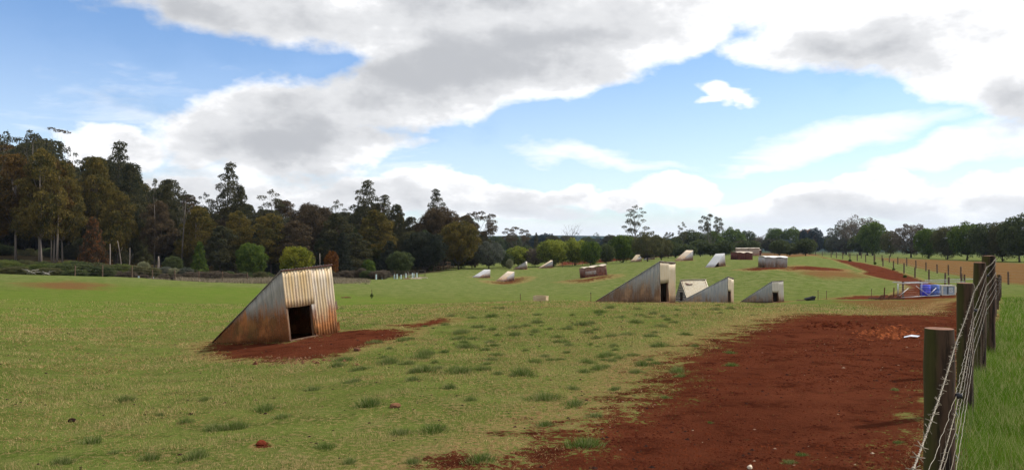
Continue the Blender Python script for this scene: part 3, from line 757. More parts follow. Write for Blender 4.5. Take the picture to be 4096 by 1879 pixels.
# long grass outside the fence
X, Y, D = scatter(150000, 3.0, 46, 20, 36, 1.75)
wob = fbm(X*.8, Y*.8, 3, 21)
keep = (X > fx(Y)+.12+(wob-.5)*.5)
X, Y, D, wob = X[keep], Y[keep], D[keep], wob[keep]; sc = np.clip(D/7, .7, 4)
V = blades(X, Y, (.05+.22*np.clip(wob-.15, 0, 1))*rng.uniform(.4, 1.25, len(X)), .0055*sc, .8)
o = fast_mesh('long_grass', V, 3, M_LONG); tag(o, kind='stuff', cat='grass', label='long lush green grass on the verge outside the fence')
# grass growing under the fence wires
n = 9000; Y = rng.uniform(2.5, 16, n); X = fx(Y)+rng.normal(.05, .10, n)
V = blades(X, Y, rng.uniform(.05, .22, n), .006, .9)
o = fast_mesh('fence_grass', V, 3, M_LONG); tag(o, kind='stuff', cat='grass', label='strip of uncut grass along the foot of the near fence')
# crumbs of soil, dung and pebbles
def clods(n, d0, d1, a0, a1, size, mat, name, label, soilmin, p=1.75, sq=.5):
    X, Y, D = scatter(n, d0, d1, a0, a1, p)
    s = soil_at(X, Y); cl = fbm(X*.7, Y*.7, 3, 77)
    keep = (X < fx(Y)-.05) & (s > soilmin) & (rng.uniform(0, 1, n) < np.clip((cl-.3)*3, .05, 1))
    X, Y, D = X[keep], Y[keep], D[keep]; Z = ground(X, Y); n = len(X)
    base = np.array([(1,0,0),(0,1,0),(-1,0,0),(0,-1,0),(0,0,1),(0,0,-1)], float)
    R_ = size*np.clip(rng.lognormal(0, .4, n), .4, 2.0)*np.clip(D/9, .8, 2.5)**.5
    vv = base[None]*R_[:, None, None]*rng.uniform(.6, 1.3, (n, 6, 3)); vv[:, :, 2] *= sq
    a = rng.uniform(0, 6.28, n); c, s_ = np.cos(a)[:, None], np.sin(a)[:, None]
    x = vv[:, :, 0]*c-vv[:, :, 1]*s_; y = vv[:, :, 0]*s_+vv[:, :, 1]*c
    vv = np.stack([x+X[:, None], y+Y[:, None], vv[:, :, 2]+Z[:, None]], -1)
    tri = [(0,1,4),(1,2,4),(2,3,4),(3,0,4),(1,0,5),(2,1,5),(3,2,5),(0,3,5)]
    V = vv[:, tri].reshape(-1, 3, 3)
    o = fast_mesh(name, V, 3, mat); tag(o, kind='stuff', cat=name.replace('_', ' '), label=label)
M_SOIL = simple('red_soil_clod', (.095,.024,.010), (.045,.011,.006), 3, 1, bump=0, spec=0)
M_DUNG = simple('dark_clod', (.035,.018,.014), (.02,.012,.010), 5, 1, bump=0, spec=0)
M_PALE = simple('pale_pebble', (.30,.22,.14), (.20,.10,.06), 20, .9, bump=0)
clods(48000, 4.8, 30, -10, 34, .012, M_SOIL, 'soil_crumbs', 'loose crumbs of red soil on the bare ground', .2)
clods(1900, 4.8, 34, -36, 34, .016, M_DUNG, 'dark_clods', 'dark clods and droppings scattered over soil and turf', -2)
clods(500, 4.8, 30, -20, 34, .011, M_PALE, 'pale_pebbles', 'small pale stones and scraps on the red soil', -.3)
# ---------------------------------------------------------------- trees
M_BARK = simple('grey_bark', (.11,.09,.07), (.06,.05,.04), 3, .95, bump=.4, stretch=(1,1,.3))
M_PALEBARK = simple('pale_gum_bark', (.23,.19,.155), (.12,.095,.075), 2, .9, bump=.2, stretch=(1,1,.2))
M_DARKBARK = simple('dark_bark', (.07,.055,.045), (.04,.03,.025), 4, .95, bump=.3)
LF = {
 'gumdark': leafmat('gum_leaves_dark', (0.039,0.045,0.024), (0.066,0.063,0.029), .22, (0.113,0.099,0.039)),
 'gumolive': leafmat('gum_leaves_olive', (0.054,0.055,0.017), (0.120,0.094,0.024), .25, (0.228,0.156,0.036)),
 'gumrust': leafmat('gum_leaves_rust', (0.051,0.040,0.014), (0.109,0.064,0.019), .25, (0.207,0.114,0.026)),
 'gumbrown': leafmat('gum_leaves_brown', (0.052,0.041,0.025), (0.086,0.063,0.034), .25, (0.144,0.098,0.052)),
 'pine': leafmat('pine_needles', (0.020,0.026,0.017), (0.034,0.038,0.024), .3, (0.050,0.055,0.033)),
 'green': leafmat('leaves_green', (0.042,0.071,0.016), (0.077,0.119,0.024), .4, (0.190,0.238,0.035)),
 'yellowgreen': leafmat('leaves_yellow_green', (0.080,0.113,0.024), (0.187,0.213,0.033), .4, (0.400,0.400,0.066)),
 'lime': leafmat('leaves_lime', (0.112,0.136,0.017), (0.197,0.188,0.020), .4, (0.300,0.281,0.038)),
 'greygreen': leafmat('leaves_grey_green', (0.066,0.078,0.058), (0.102,0.108,0.084), .4, (0.144,0.150,0.114)),
 'greybrown': leafmat('leaves_grey_brown', (0.090,0.078,0.060), (0.132,0.108,0.084), .4, (0.204,0.168,0.120)),
 'olive': leafmat('leaves_olive', (0.061,0.068,0.030), (0.101,0.097,0.041), .4, (0.149,0.135,0.054)),
 'dark': leafmat('leaves_dark', (0.038,0.054,0.024), (0.068,0.084,0.032), .4, (0.135,0.155,0.051)),
 'orange': leafmat('leaves_orange', (0.105,0.038,0.009), (0.180,0.068,0.013), .5, (0.240,0.105,0.022)),
 'rustred': leafmat('leaves_rust_red', (0.048,0.043,0.024), (0.090,0.053,0.024), .3, (0.264,0.090,0.024)),
 'blue': leafmat('leaves_haze_blue', (0.028,0.045,0.050), (0.040,0.058,0.066), .2, (0.055,0.075,0.080)),  # blue of distance haze put into the leaf colour
 'pale': leafmat('leaves_pale_variegated', (0.120,0.130,0.070), (0.220,0.220,0.120), 1.2, (0.350,0.340,0.200)),
 'brush': leafmat('heath', (0.070,0.055,0.040), (0.110,0.085,0.060), .5, (0.160,0.130,0.090)),
 'fern': leafmat('bracken', (0.060,0.085,0.020), (0.100,0.120,0.030), .4, (0.160,0.170,0.050)),
}
def leaf_quads(C, size, rn, up=.25):
    """C (n,3) leaf spray centres -> bent quads of random facing"""
    n = len(C); s = size*rn.uniform(.55, 1.35, n)
    a = rn.normal(size=(n, 3)); a /= np.linalg.norm(a, axis=1)[:, None]
    b = rn.normal(size=(n, 3)); b[:, 2] *= (1-up); b -= (a*b).sum(1)[:, None]*a; b /= np.linalg.norm(b, axis=1)[:, None]
    a *= (s*.5)[:, None]; b *= (s*.34)[:, None]
    k = rn.uniform(.3, 1, (n, 1))
    return np.stack([C-a-b*k, C+a*.6-b, C+a+b*k, C-a*.5+b], 1)
def pad_points(c, r, n, rn, under=.35):
    d = rn.normal(size=(int(n*1.4)+4, 3)); d /= np.linalg.norm(d, axis=1)[:, None]
    keep = (d[:, 2] > -.25) | (rn.uniform(size=len(d)) < under)
    d = d[keep][:n]
    rad = rn.uniform(.45, 1.0, len(d))**.5
    lump = 1+.22*np.sin(d[:, 0]*7+c[0]*40)*np.sin(d[:, 1]*6+c[1]*30)
    return np.asarray(c)+d*np.asarray(r)*(rad*lump)[:, None]
TREES = {}
def proto(name, pads, leaf, dens, trunk, limbs=True, seed=0, twist=.02, clear=.3, tr=.014, bare=0, twigs=0):
    """unit tree, height 1, standing at the origin; pads = [(x,y,z,rx,ry,rz)]"""
    rn = np.random.default_rng(seed); rd = random.Random(seed)
    Q = []
    for (x, y, z, rx, ry, rz) in pads:
        area = (rx*ry+rx*rz+ry*rz)*4.2
        n = int(dens*area/(leaf*leaf))
        if n > 0: Q.append(leaf_quads(pad_points((x, y, z), (rx, ry, rz), n, rn), leaf, rn))
    mb = MB()
    pts = [Vector((math.sin(t*3+seed)*twist*t*2, math.cos(t*2.3+seed)*twist*t*2, t*trunk)) for t in np.linspace(0, 1, 7)]
    mb.tube(pts, [tr*(1.25 if i == 0 else 1)*(1-.72*i/6) for i in range(7)], 7)
    def onT(z):
        t = min(max(z/trunk, 0), 1)*6; i = min(int(t), 5); return pts[i].lerp(pts[i+1], t-i), tr*(1-.72*t/6)
    if limbs:
        for (x, y, z, rx, ry, rz) in pads:
            rr = math.hypot(x, y); zb = max(clear*.75, z-rr*.9-.10-rz*.3)
            p, w = onT(min(zb, trunk*.97)); e = Vector((x, y, z-rz*.15))
            if (e-p).length < .03: continue
            m = p.lerp(e, .5)+Vector((rd.uniform(-.02, .02), rd.uniform(-.02, .02), -.10*rr))
            mb.tube([p, p.lerp(m, .5)+Vector((0, 0, -.02*rr)), m, e], [w*.55, w*.45, w*.33, w*.16], 5, cap=False)
            for q in range(twigs):
                f = Vector((rd.gauss(0, 1)*rx, rd.gauss(0, 1)*ry, abs(rd.gauss(0, .8))*rz*1.2))
                mb.tube([m.lerp(e, rd.uniform(.2, 1)), e+f*.55, e+f], [w*.18, w*.12, w*.05], 3, cap=False)
    V = np.concatenate(Q) if Q else None
    TREES[name] = (V, mb)
def gum_pads(n, seed, lo=.38, hi=.97, wid=.24, pr=(.07, .13), flat=.6, power=.8, lean=0):
    rd = random.Random(seed); out = []
    for i in range(n):
        t = (i+rd.random()*.8)/n; z = lo+(hi-lo)*t
        env = wid*math.sin(math.pi*min(1, (t*.82+.16)))**power
        a = i*2.4+rd.uniform(-.5, .5); r = env*rd.uniform(.45, 1)
        p = rd.uniform(*pr)*(1.15-.45*t)
        out.append((math.cos(a)*r+lean*z, math.sin(a)*r, min(z, 1-p*flat), p*rd.uniform(.9, 1.3), p*rd.uniform(.9, 1.3), p*flat))
    out.append((lean, 0, 1-.05, pr[0]*.8, pr[0]*.8, .05))
    return out
def round_pads(n, seed, z0=.2, wid=.46, pr=(.10, .17), squash=1.0):
    rd = random.Random(seed); out = [(0, 0, (1+z0)/2, wid*.68, wid*.68, (1-z0)*.36)]
    for i in range(n):
        t = (i+.5)/n; ph = math.acos(1-2*t); a = i*2.399963
        p = rd.uniform(*pr); w = wid-p*.7; h = (1-z0)/2-p*.7
        out.append((math.sin(ph)*math.cos(a)*w*rd.uniform(.85, 1.05), math.sin(ph)*math.sin(a)*w*rd.uniform(.85, 1.05), (1+z0)/2+math.cos(ph)*h*rd.uniform(.85, 1.04), p, p, p*squash))
    return out
def cone_pads(n, seed, z0=.1, wid=.26, pr=(.06, .10)):
    rd = random.Random(seed); out = [(0,0,.45,wid*.5,wid*.5,.33)]
    for i in range(n):
        t = i/n; a = i*2.4; w = wid*(1-t)**.75*rd.uniform(.7, 1)
        p = rd.uniform(*pr)*(1.1-.5*t)
        out.append((math.cos(a)*w, math.sin(a)*w, z0+(1-z0-.04)*t+.02, p*1.2, p*1.2, p*.8))
    return out
proto('gum_a', gum_pads(30, 1, wid=.25, pr=(.085,.15)), .016, 1.5, .90, seed=1, clear=.38, tr=.013)
proto('gum_b', gum_pads(30, 2, lo=.26, wid=.26, pr=(.09,.155)), .016, 1.5, .88, seed=2, clear=.3, tr=.013)
proto('gum_c', gum_pads(36, 3, lo=.12, wid=.23, pr=(.08,.14)), .016, 1.5, .90, seed=3, clear=.2, tr=.013)
proto('gum_tall', gum_pads(24, 4, lo=.45, wid=.15, pr=(.055,.095)), .0125, 1.05, .92, seed=4, clear=.45, tr=.012)
proto('gum_open', gum_pads(17, 5, lo=.5, wid=.30, pr=(.05,.085), flat=.5, power=.6), .0125, .95, .80, seed=5, clear=.4, tr=.012, twigs=2)
proto('gum_open_b', gum_pads(21, 15, lo=.42, wid=.27, pr=(.045,.08), flat=.55, power=.6), .0125, .95, .80, seed=15, clear=.35, tr=.011, twigs=2)
proto('umbrella', gum_pads(20, 6, lo=.58, wid=.55, pr=(.09,.15), flat=.45, power=.35), .018, 1.15, .62, seed=6, clear=.3, tr=.022, twigs=1)
proto('broad', round_pads(34, 7, .12, .50, (.10,.17), .8), .016, 1.7, .6, seed=7, clear=.15, tr=.02)
proto('broad_b', round_pads(30, 17, .05, .50, (.11,.18), .8), .018, 1.7, .6, seed=17, clear=.1, tr=.02)
proto('cone', cone_pads(34, 8), .017, 1.5, .95, seed=8, clear=.08, tr=.014)
proto('cone_wide', cone_pads(36, 18, .03, .40, (.08,.13)), .019, 1.5, .9, seed=18, clear=.05, tr=.016)
proto('round_a', round_pads(34, 9, .08, .50), .028, 1.5, .6, seed=9, clear=.2, tr=.022)
proto('round_b', round_pads(30, 10, .06, .48, (.09,.19)), .028, 1.5, .6, seed=10, clear=.18, tr=.022)
proto('round_c', round_pads(42, 11, .10, .50, (.07,.13)), .026, 1.5, .62, seed=11, clear=.22, tr=.020)
proto('feathery', round_pads(50, 12, .08, .50, (.06,.11)), .022, 1.3, .65, seed=12, clear=.2, tr=.020)
proto('sparse', round_pads(24, 13, .25, .48, (.05,.10)), .020, .75, .7, seed=13, clear=.25, tr=.022, twigs=2)
proto('flat_top', [(-.20,0,.985,.11,.08,.012),(-.06,.02,.97,.10,.08,.012),(.08,0,.965,.09,.07,.012),(.18,.0,.955,.09,.07,.014),(.0,0,.60,.10,.1,.05),(.12,0,.52,.09,.09,.05),(-.1,0,.5,.1,.1,.05)], .014, .5, .62, seed=14, clear=.5, tr=.009, twigs=1)
def bare_tree():
    rd = random.Random(3); pads = [(rd.uniform(-.3,.3), rd.uniform(-.2,.2), rd.uniform(.6,1), .06, .06, .05) for _ in range(22)]
    proto('bare', pads, .02, 0, .75, seed=16, clear=.2, tr=.016, twigs=5)
    V, mb = TREES['bare']; rn = np.random.default_rng(3)
    Q = [leaf_quads(pad_points(c, r, 90, rn), .014, rn) for c, r in (((-.12,0,.62),(.10,.08,.07)), ((.10,0,.60),(.08,.08,.06)), ((.16,0,.72),(.05,.05,.05)))]
    TREES['bare'] = (np.concatenate(Q), mb)
bare_tree()
_cache = {}
def tree(kind, leaf, p, h, w, label, cat='tree', group=None, name='tree', bark=None, rz=None, kx=1.0):
    """a tree with its own trunk and crown at p; h, w metres"""
    V, mb = TREES[kind]
    if kind not in _cache:
        crown = fast_mesh('crown', V, 4, LF['dark']); tr_ = mb.build('trunk', M_BARK, smooth=True)
        ext = max(np.ptp(V[:, :, 0]), np.ptp(V[:, :, 1])); top = V[:, :, 2].max()
        _cache[kind] = (crown, tr_, ext, top)
        c, t = crown, tr_
    else:
        c = _cache[kind][0].copy(); t = _cache[kind][1].copy(); COL.objects.link(c); COL.objects.link(t)
    _, _, ext, top = _cache[kind]
    r = empty(name, p, random.uniform(0, 6.28) if rz is None else rz)
    r.scale = (w/ext, w/ext, h/top)
    for o, m in ((c, LF[leaf]), (t, bark or M_BARK)):
        o.parent = r; o.material_slots[0].link = 'OBJECT'; o.material_slots[0].material = m
    return tag(r, label, cat, group)
def tpx(kind, leaf, px, top, wpx, label, base=None, D=None, **k):
    p = onD(px, D) if D else at(px, base)
    if k.get('name') == 'shelter_tree': wpx *= 1.18 if px < 3300 else 1.4
    d = p.y
    ztop = EYE-(top-HY)/F*d
    h = ztop-p.z+.15
    p.z -= .15
    return tree(kind, leaf, p, h, wpx/F*d, label, **k)

GF = 'gum trees crowding the forest edge'
# forest, back rows: a dense wall of individual trees
def skyline(px):
    xs = [-300,0,90,180,260,310,350,420,500,560,620,680,740,820,900,950,1000,1060,1150,1250,1350,1450,1520,1580,1640,1700,1760,1840,1900,1960,2000]
    ys = [560,545,530,560,600,650,640,620,640,700,720,730,770,800,790,740,800,800,810,820,815,810,800,830,870,860,840,850,860,900,950]
    return float(np.interp(px, xs, ys))
rr = random.Random(11)
kinds = ['gum_a', 'gum_b', 'gum_c', 'gum_c', 'gum_a', 'broad']
for row, (D0, lift, step) in enumerate(((200, 10, 74), (184, 45, 66), (172, 100, 62), (160, 150, 70))):
    px = -330+row*20
    while px < (1940 if row else 1900):
        top = skyline(px)+lift+rr.uniform(-25, 45)
        if px > 1500: top = skyline(px)+lift*.5+rr.uniform(0, 40)
        D = D0+rr.uniform(-6, 6)
        k = rr.choice(kinds); lf = rr.choice(['gumdark', 'gumdark', 'gumolive', 'gumdark', 'gumbrown'] if px > 300 else ['gumdark', 'gumolive', 'gumdark', 'gumrust'])
        hpx = 1075-top
        tpx(k, lf, px, top, hpx*rr.uniform(.50, .66), 'dark gum tree in the crowded rows at the back of the forest', D=D, group='gum trees at the back of the forest', name='gum_tree', bark=M_BARK if rr.random() < .3 else M_DARKBARK)
        px += step*rr.uniform(.75, 1.25)
# low dark growth that closes the foot of the forest
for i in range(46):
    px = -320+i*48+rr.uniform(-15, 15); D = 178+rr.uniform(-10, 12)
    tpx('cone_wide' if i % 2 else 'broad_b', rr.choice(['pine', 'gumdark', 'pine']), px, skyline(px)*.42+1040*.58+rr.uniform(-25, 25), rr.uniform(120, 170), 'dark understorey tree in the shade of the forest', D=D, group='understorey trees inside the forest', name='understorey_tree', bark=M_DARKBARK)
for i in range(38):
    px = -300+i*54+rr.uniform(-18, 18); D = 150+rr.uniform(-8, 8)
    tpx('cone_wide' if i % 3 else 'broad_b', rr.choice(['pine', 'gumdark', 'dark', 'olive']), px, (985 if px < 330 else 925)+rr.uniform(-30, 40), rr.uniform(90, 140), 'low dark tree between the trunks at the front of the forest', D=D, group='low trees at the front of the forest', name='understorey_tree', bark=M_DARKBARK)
FT = [ # kind leaf px top width D/base label name
 ('gum_b','gumrust',-60,690,210,132,'rust brown gum at the far left edge of the forest'),
 ('gum_a','gumrust',62,610,230,134,'rust tinted gum with a bare pale trunk, second from the left edge'),
 ('gum_b','gumolive',165,590,230,133,'broad olive and rust gum with a straight pale trunk, left of the slim pair'),
 ('gum_a','gumrust',215,640,170,136,'rust crowned gum with a slim trunk between two thicker ones'),
 ('gum_b','gumolive',250,640,190,138,'yellow olive gum with a tall pale trunk at the right of the left clump'),
 ('gum_open_b','gumdark',25,520,210,168,'dark open crowned gum topping the left end of the forest'),
 ('gum_open_b','gumdark',120,515,230,170,'dark rounded gum crown just left of the flat topped skeleton tree'),
 ('gum_open','gumdark',275,585,160,165,'ragged dark gum falling away right of the flat topped tree'),
 ('gum_a','gumolive',385,625,190,146,'olive gum with layered crown left of the tall dark peak'),
 ('gum_tall','gumdark',478,560,170,160,'tall dark gum forming the highest peak in the left third'),
 ('gum_c','gumdark',520,650,170,152,'dark gum sloping down right of the highest left peak'),
 ('gum_b','gumolive',470,760,170,140,'olive gum with yellowish shoulders below the tall dark peak'),
 ('gum_open','gumdark',620,712,130,158,'open crowned grey green gum with a sky gap, left of a leaning trunk'),
 ('gum_b','gumbrown',640,800,170,143,'brownish gum in front of the open crowned one'),
 ('gum_c','gumdark',670,735,110,158,'narrow dark gum right of the open crowned grey green one'),
 ('gum_open','gumdark',740,760,120,160,'small umbrella crowned gum above the leaning pale trunks'),
 ('gum_open','gumdark',820,768,120,160,'thin branching gum with twiggy top above the forest'),
 ('gum_b','gumolive',790,820,190,142,'rusty gum with two leaning pale trunks'),
 ('gum_tall','gumdark',918,645,140,162,'tall slender gum standing clear above the forest with see-through crown'),
 ('cone_wide','gumdark',962,735,150,158,'dark pointed tree right behind the tall slender gum'),
 ('gum_b','gumolive',955,840,170,142,'olive gum with a yellow tip below the pointed dark tree'),
 ('gum_open','gumdark',1088,755,160,165,'pale domed open gum on the skyline left of the long level canopy'),
 ('gum_b','gumolive',1085,850,190,142,'olive brown gum in mid forest under the domed open gum'),
 ('broad','gumbrown',1255,808,240,158,'wide brown canopied gum forming the level skyline'),
 ('gum_open','gumdark',1350,797,120,168,'small grey domed gum peeping over the level brown canopy'),
 ('gum_b','gumbrown',1180,880,190,142,'brown gum behind the lime green round tree'),
 ('gum_b','gumdark',1340,850,190,146,'dark gum above the small orange tree'),
 ('gum_tall','gumdark',1466,716,150,160,'tall dense gum, highest point in the middle of the forest'),
 ('gum_tall','gumdark',1538,775,120,160,'shoulder tree right beside the tall dense gum'),
 ('gum_c','gumdark',1590,815,110,160,'dark lumpy gum stepping down from the tall dense one'),
 ('gum_b','gumolive',1495,835,200,145,'olive dome crowned gum in front of the tall dense one'),
 ('gum_c','gumdark',1420,930,170,138,'dark drooping gum low in the middle of the forest'),
 ('gum_tall','gumdark',1745,752,105,165,'slim gum with open top rising behind the brown domes'),
 ('broad','gumbrown',1755,822,210,152,'big brown domed gum under the slim open topped one'),
 ('broad','gumolive',1835,878,190,146,'dark green domed tree in front of the brown domes'),
 ('umbrella','gumbrown',1900,842,210,160,'drooping brown gum with lobed crown at the right end of the forest'),
 ('gum_c','gumdark',1640,865,110,155,'small dark gum in the dip left of the brown domes'),
 ('broad_b','pine',1700,920,190,138,'massive dark rounded tree low at the right of the forest'),
 ('cone_wide','pine',1560,960,130,136,'dark pine-like tree left of the massive rounded one'),
 ('gum_b','gumdark',880,900,160,138,'dark tree rising over the green sapling near the dam'),
]
for k, lf, px, top, w, D, lab in FT:
    tpx(k, lf, px, top, w, lab, D=D, group=GF, name='gum_tree', bark=M_PALEBARK if px < 300 or 'trunk' in lab else M_DARKBARK)
tpx('flat_top', 'gumbrown', 238, 507, 95, 'skeletal gum with a thin flat top sticking out above the left forest', D=170, name='gum_tree', bark=M_BARK, rz=0)
# trees standing out at the forest edge
ED = [('cone_wide','rustred',372,862,140,118,'drooping reddish brown conifer at the forest edge','conifer'),
 ('cone_wide','green',798,962,92,112,'fresh green pointed young tree before the dark forest','broadleaf_tree'),
 ('broad_b','green',1005,965,135,116,'dull green rounded tree between the young tree and the lime one','broadleaf_tree'),
 ('round_b','lime',1185,982,150,108,'bright lime green round tree behind the near hut','broadleaf_tree'),
 ('round_c','orange',1325,1000,62,112,'small orange tree just right of the near hut roof','broadleaf_tree'),
 ('broad_b','green',1475,1034,62,112,'grey green bush at the foot of the forest, left of the wood pile','bush'),
 ('cone','pine',1370,925,110,122,'dark narrow conifer beside the small orange tree','conifer'),
 ('broad_b','dark',1600,1000,120,122,'dark low tree behind the wood pile','broadleaf_tree'),
 ('broad_b','dark',690,1020,90,120,'dark bush in the shade left of the fresh green young tree','bush')]
for k, lf, px, top, w, D, lab, nm in ED: tpx(k, lf, px, top, w, lab, D=D, name=nm, cat=nm.replace('_', ' '))
# pale trunks standing free in front of the forest
def pole(px, top, base, D, label, lean=0, r=.12, name='dead_trunk', mat=None):
    p = onD(px, D); h = EYE-(top-HY)/F*D-p.z; mb = MB()
    mb.tube([(0, 0, -.2), (lean*.3, 0, h*.4), (lean*.7, .05, h*.75), (lean, 0, h)], [r, r*.85, r*.7, r*.4], 7)
    if lean: mb.tube([(lean*.6, 0, h*.62), (lean*.6+.5, .1, h*.8)], [r*.4, r*.12], 5)
    o = mb.build(name, mat or M_PALEBARK, smooth=True); o.location = p
    tag(o, label, 'dead tree')
pole(440, 975, 1065, 118, 'slim pale trunk beside the reddish conifer', 0, .13)
pole(488, 962, 1035, 124, 'leaning pale dead trunk left of the white flowering bushes', -.7, .10)
pole(517, 990, 1080, 112, 'thin white dead pole behind the paddock fence', .1, .08)
pole(634, 1025, 1065, 116, 'short grey stump among the white flowering bushes', 0, .20)
pole(1279, 1012, 1070, 112, 'thin grey dead pole between the lime and orange trees', 0, .10)
pole(725, 800, 1070, 139, 'tall trunk in front of the dark wood left of the green tree', .8, .15, mat=M_BARK)
pole(618, 820, 1060, 141, 'straight brown trunk against the dark wood above the stump', 0, .15, mat=M_BARK)
pole(62, 700, 1035, 133, 'pale straight trunk nearest the left edge of the photo', 0, .17)
pole(157, 700, 1040, 133, 'pale straight trunk second from the left edge', .1, .17)
pole(205, 720, 1040, 135, 'slim brown trunk between two thicker pale ones', .1, .11)
pole(228, 700, 1038, 134, 'pale trunk right of the slim brown one', .35, .18)

# shelter belts
RB = [ # kind leaf px top width base label
 ('round_b','green',1845,970,92,1072,'bright topped green tree, first of the row beyond the hill'),
 ('feathery','greygreen',1955,960,118,1074,'grey green feathery round tree, second in the row'),
 ('round_c','dark',2025,1010,60,1072,'low dark bush tree filling the gap after the grey green one'),
 ('round_a','yellowgreen',2072,980,104,1066,'yellow tipped tree above the side-on pig hut'),
 ('feathery','greybrown',2140,990,84,1066,'greyish brown tree between yellow tipped trees'),
 ('round_b','yellowgreen',2212,955,128,1066,'large yellow green tree with glowing top'),
 ('round_a','yellowgreen',2300,948,130,1062,'large green tree right of the glowing topped one'),
 ('round_b','green',2362,962,80,1061,'lime edged green tree at the red soil bank'),
 ('round_c','dark',2425,975,70,1056,'small dark tree over the red bank'),
 ('round_b','green',2492,936,112,1050,'tall green tree left of the twin far huts'),
 ('feathery','olive',2590,922,120,1045,'soft olive brown tree behind the cream roofed hut'),
 ('feathery','olive',2645,942,86,1040,'brownish soft tree right of the twin far huts'),
 ('round_c','dark',2700,950,60,1030,'small dark tree in the belt behind the middle hut'),
 ('round_a','dark',2768,915,140,1022,'wide dark dome shaped tree behind the streaked roof hut'),
 ('round_b','green',2855,920,74,1018,'yellow topped green tree next to the wide dark dome'),
 ('round_a','green',2930,904,96,1014,'dense green tree left of the long brown shed'),
 ('round_c','dark',2985,920,72,1012,'dark green tree directly behind the long brown shed'),
 ('sparse','greybrown',3045,938,74,1012,'thin twiggy grey tree beside the long brown shed'),
 ('round_b','green',3100,910,76,1012,'narrow green tree right of the twiggy grey one'),
 ('round_a','green',3167,903,84,1012,'green tree left of the orange one'),
 ('round_c','orange',3232,914,70,1012,'orange autumn coloured tree on the hill line'),
 ('feathery','greygreen',3385,892,120,1018,'large grey green bushy tree at the left of the right hand belt'),
 ('sparse','greybrown',3440,856,130,1020,'tall grey twig topped tree, highest left in the right hand belt'),
 ('round_b','green',3490,884,90,1022,'green tree with yellow side in the right hand belt'),
 ('round_a','dark',3470,930,130,1021,'dark low tree under the twig topped one'),
 ('round_c','olive',3562,920,64,1026,'slight dark tree with ragged top after the yellow sided one'),
 ('feathery','greybrown',3645,893,118,1030,'brownish grey broad tree in the middle of the right hand belt'),
 ('round_b','green',3715,910,90,1033,'yellow tinged dark tree on a single stem'),
 ('round_b','olive',3790,902,92,1037,'dark olive tree before the tallest right hand group'),
 ('round_a','green',3868,880,112,1040,'tall dark tree with a ragged crown behind the strainer posts'),
 ('round_c','dark',3945,888,112,1043,'dark tree right of the strainer posts'),
 ('round_b','olive',4010,884,92,1045,'dark olive tree second from the right edge'),
 ('round_a','dark',4078,848,130,1048,'tallest dark tree at the right edge of the photo'),
 ('round_a','dark',4200,840,140,1050,'dark tree just past the right edge'),
 ('round_c','dark',3330,945,60,1016,'dull dark tree at the gateway between the two belts'),
 ]
for k, lf, px, top, w, base, lab in RB: tpx(k, lf, px, top, w, lab, base=base, group='trees of the shelter belts beyond the paddock', name='shelter_tree', bark=M_DARKBARK)
# a second, looser line behind the belt closes the gaps
for i in range(30):
    px = 1880+i*46+rr.uniform(-12, 12); 
    if 3010 < px < 3080: continue
    yb = float(np.interp(px, [1880, 2300, 2700, 3200], [985, 978, 960, 950]))
    tpx(rr.choice(['round_c', 'round_a']), 'dark', px, yb+rr.uniform(-5, 22), rr.uniform(70, 100), 'dark tree in the second line behind the shelter belt', D=205+rr.uniform(-8, 14), group='second line of trees behind the shelter belt', name='shelter_tree', bark=M_DARKBARK)
for i in range(0):
    px = 3380+i*50+rr.uniform(-12, 12)
    tpx(rr.choice(['round_c', 'round_a']), 'dark', px, 940+rr.uniform(-15, 15), rr.uniform(70, 100), 'dark tree in the second line behind the right hand belt', D=205+rr.uniform(-8, 14), group='second line of trees behind the right hand belt', name='shelter_tree', bark=M_DARKBARK)
FB = [('umbrella','gumbrown',2063,904,118,260,'wide umbrella gum with sky gaps beyond the tree row'),
 ('cone','gumdark',2145,928,34,300,'small pointed dark tree left of the blue far clump'),
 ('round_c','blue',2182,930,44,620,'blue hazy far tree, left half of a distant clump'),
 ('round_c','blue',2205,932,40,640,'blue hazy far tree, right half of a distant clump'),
 ('gum_open','greygreen',2385,928,40,420,'pale far tree alone on the horizon'),
 ('gum_open','gumdark',2545,818,122,235,'tall open gum with fan of pale limbs towering over the row'),
 ('umbrella','gumdark',2680,926,60,260,'low umbrella gum far behind the olive trees'),
 ('gum_open','gumdark',2732,886,52,255,'slim gum with small tufts right of the towering one'),
 ('umbrella','gumdark',2842,852,100,250,'leaning layered gum above the yellow topped trees'),
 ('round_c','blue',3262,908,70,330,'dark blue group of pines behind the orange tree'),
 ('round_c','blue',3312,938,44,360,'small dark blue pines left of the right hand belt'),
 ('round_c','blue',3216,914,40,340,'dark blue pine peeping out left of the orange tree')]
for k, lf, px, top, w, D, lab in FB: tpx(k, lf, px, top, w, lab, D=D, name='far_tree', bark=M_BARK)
tpx('bare', 'gumdark', 2288, 928, 58, 'leafless grey tree with a few dark tufts above the row', D=240, name='bare_tree', bark=M_BARK, rz=0)
for i in range(26):
    px = 1930+i*58+rr.uniform(-15, 15)
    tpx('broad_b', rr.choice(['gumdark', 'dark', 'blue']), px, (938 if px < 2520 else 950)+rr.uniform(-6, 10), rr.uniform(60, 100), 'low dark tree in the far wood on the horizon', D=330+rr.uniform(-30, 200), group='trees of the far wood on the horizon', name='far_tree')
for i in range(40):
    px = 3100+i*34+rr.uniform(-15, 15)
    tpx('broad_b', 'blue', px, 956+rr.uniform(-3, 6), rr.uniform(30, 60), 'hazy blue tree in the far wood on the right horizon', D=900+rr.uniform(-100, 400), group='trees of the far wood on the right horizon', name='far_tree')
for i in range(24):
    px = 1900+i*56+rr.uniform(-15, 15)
    tpx('broad_b', 'blue', px, 953+rr.uniform(-3, 6), rr.uniform(30, 60), 'hazy blue tree on the distant ridge', D=900+rr.uniform(-100, 400), group='trees on the distant ridge', name='far_tree')

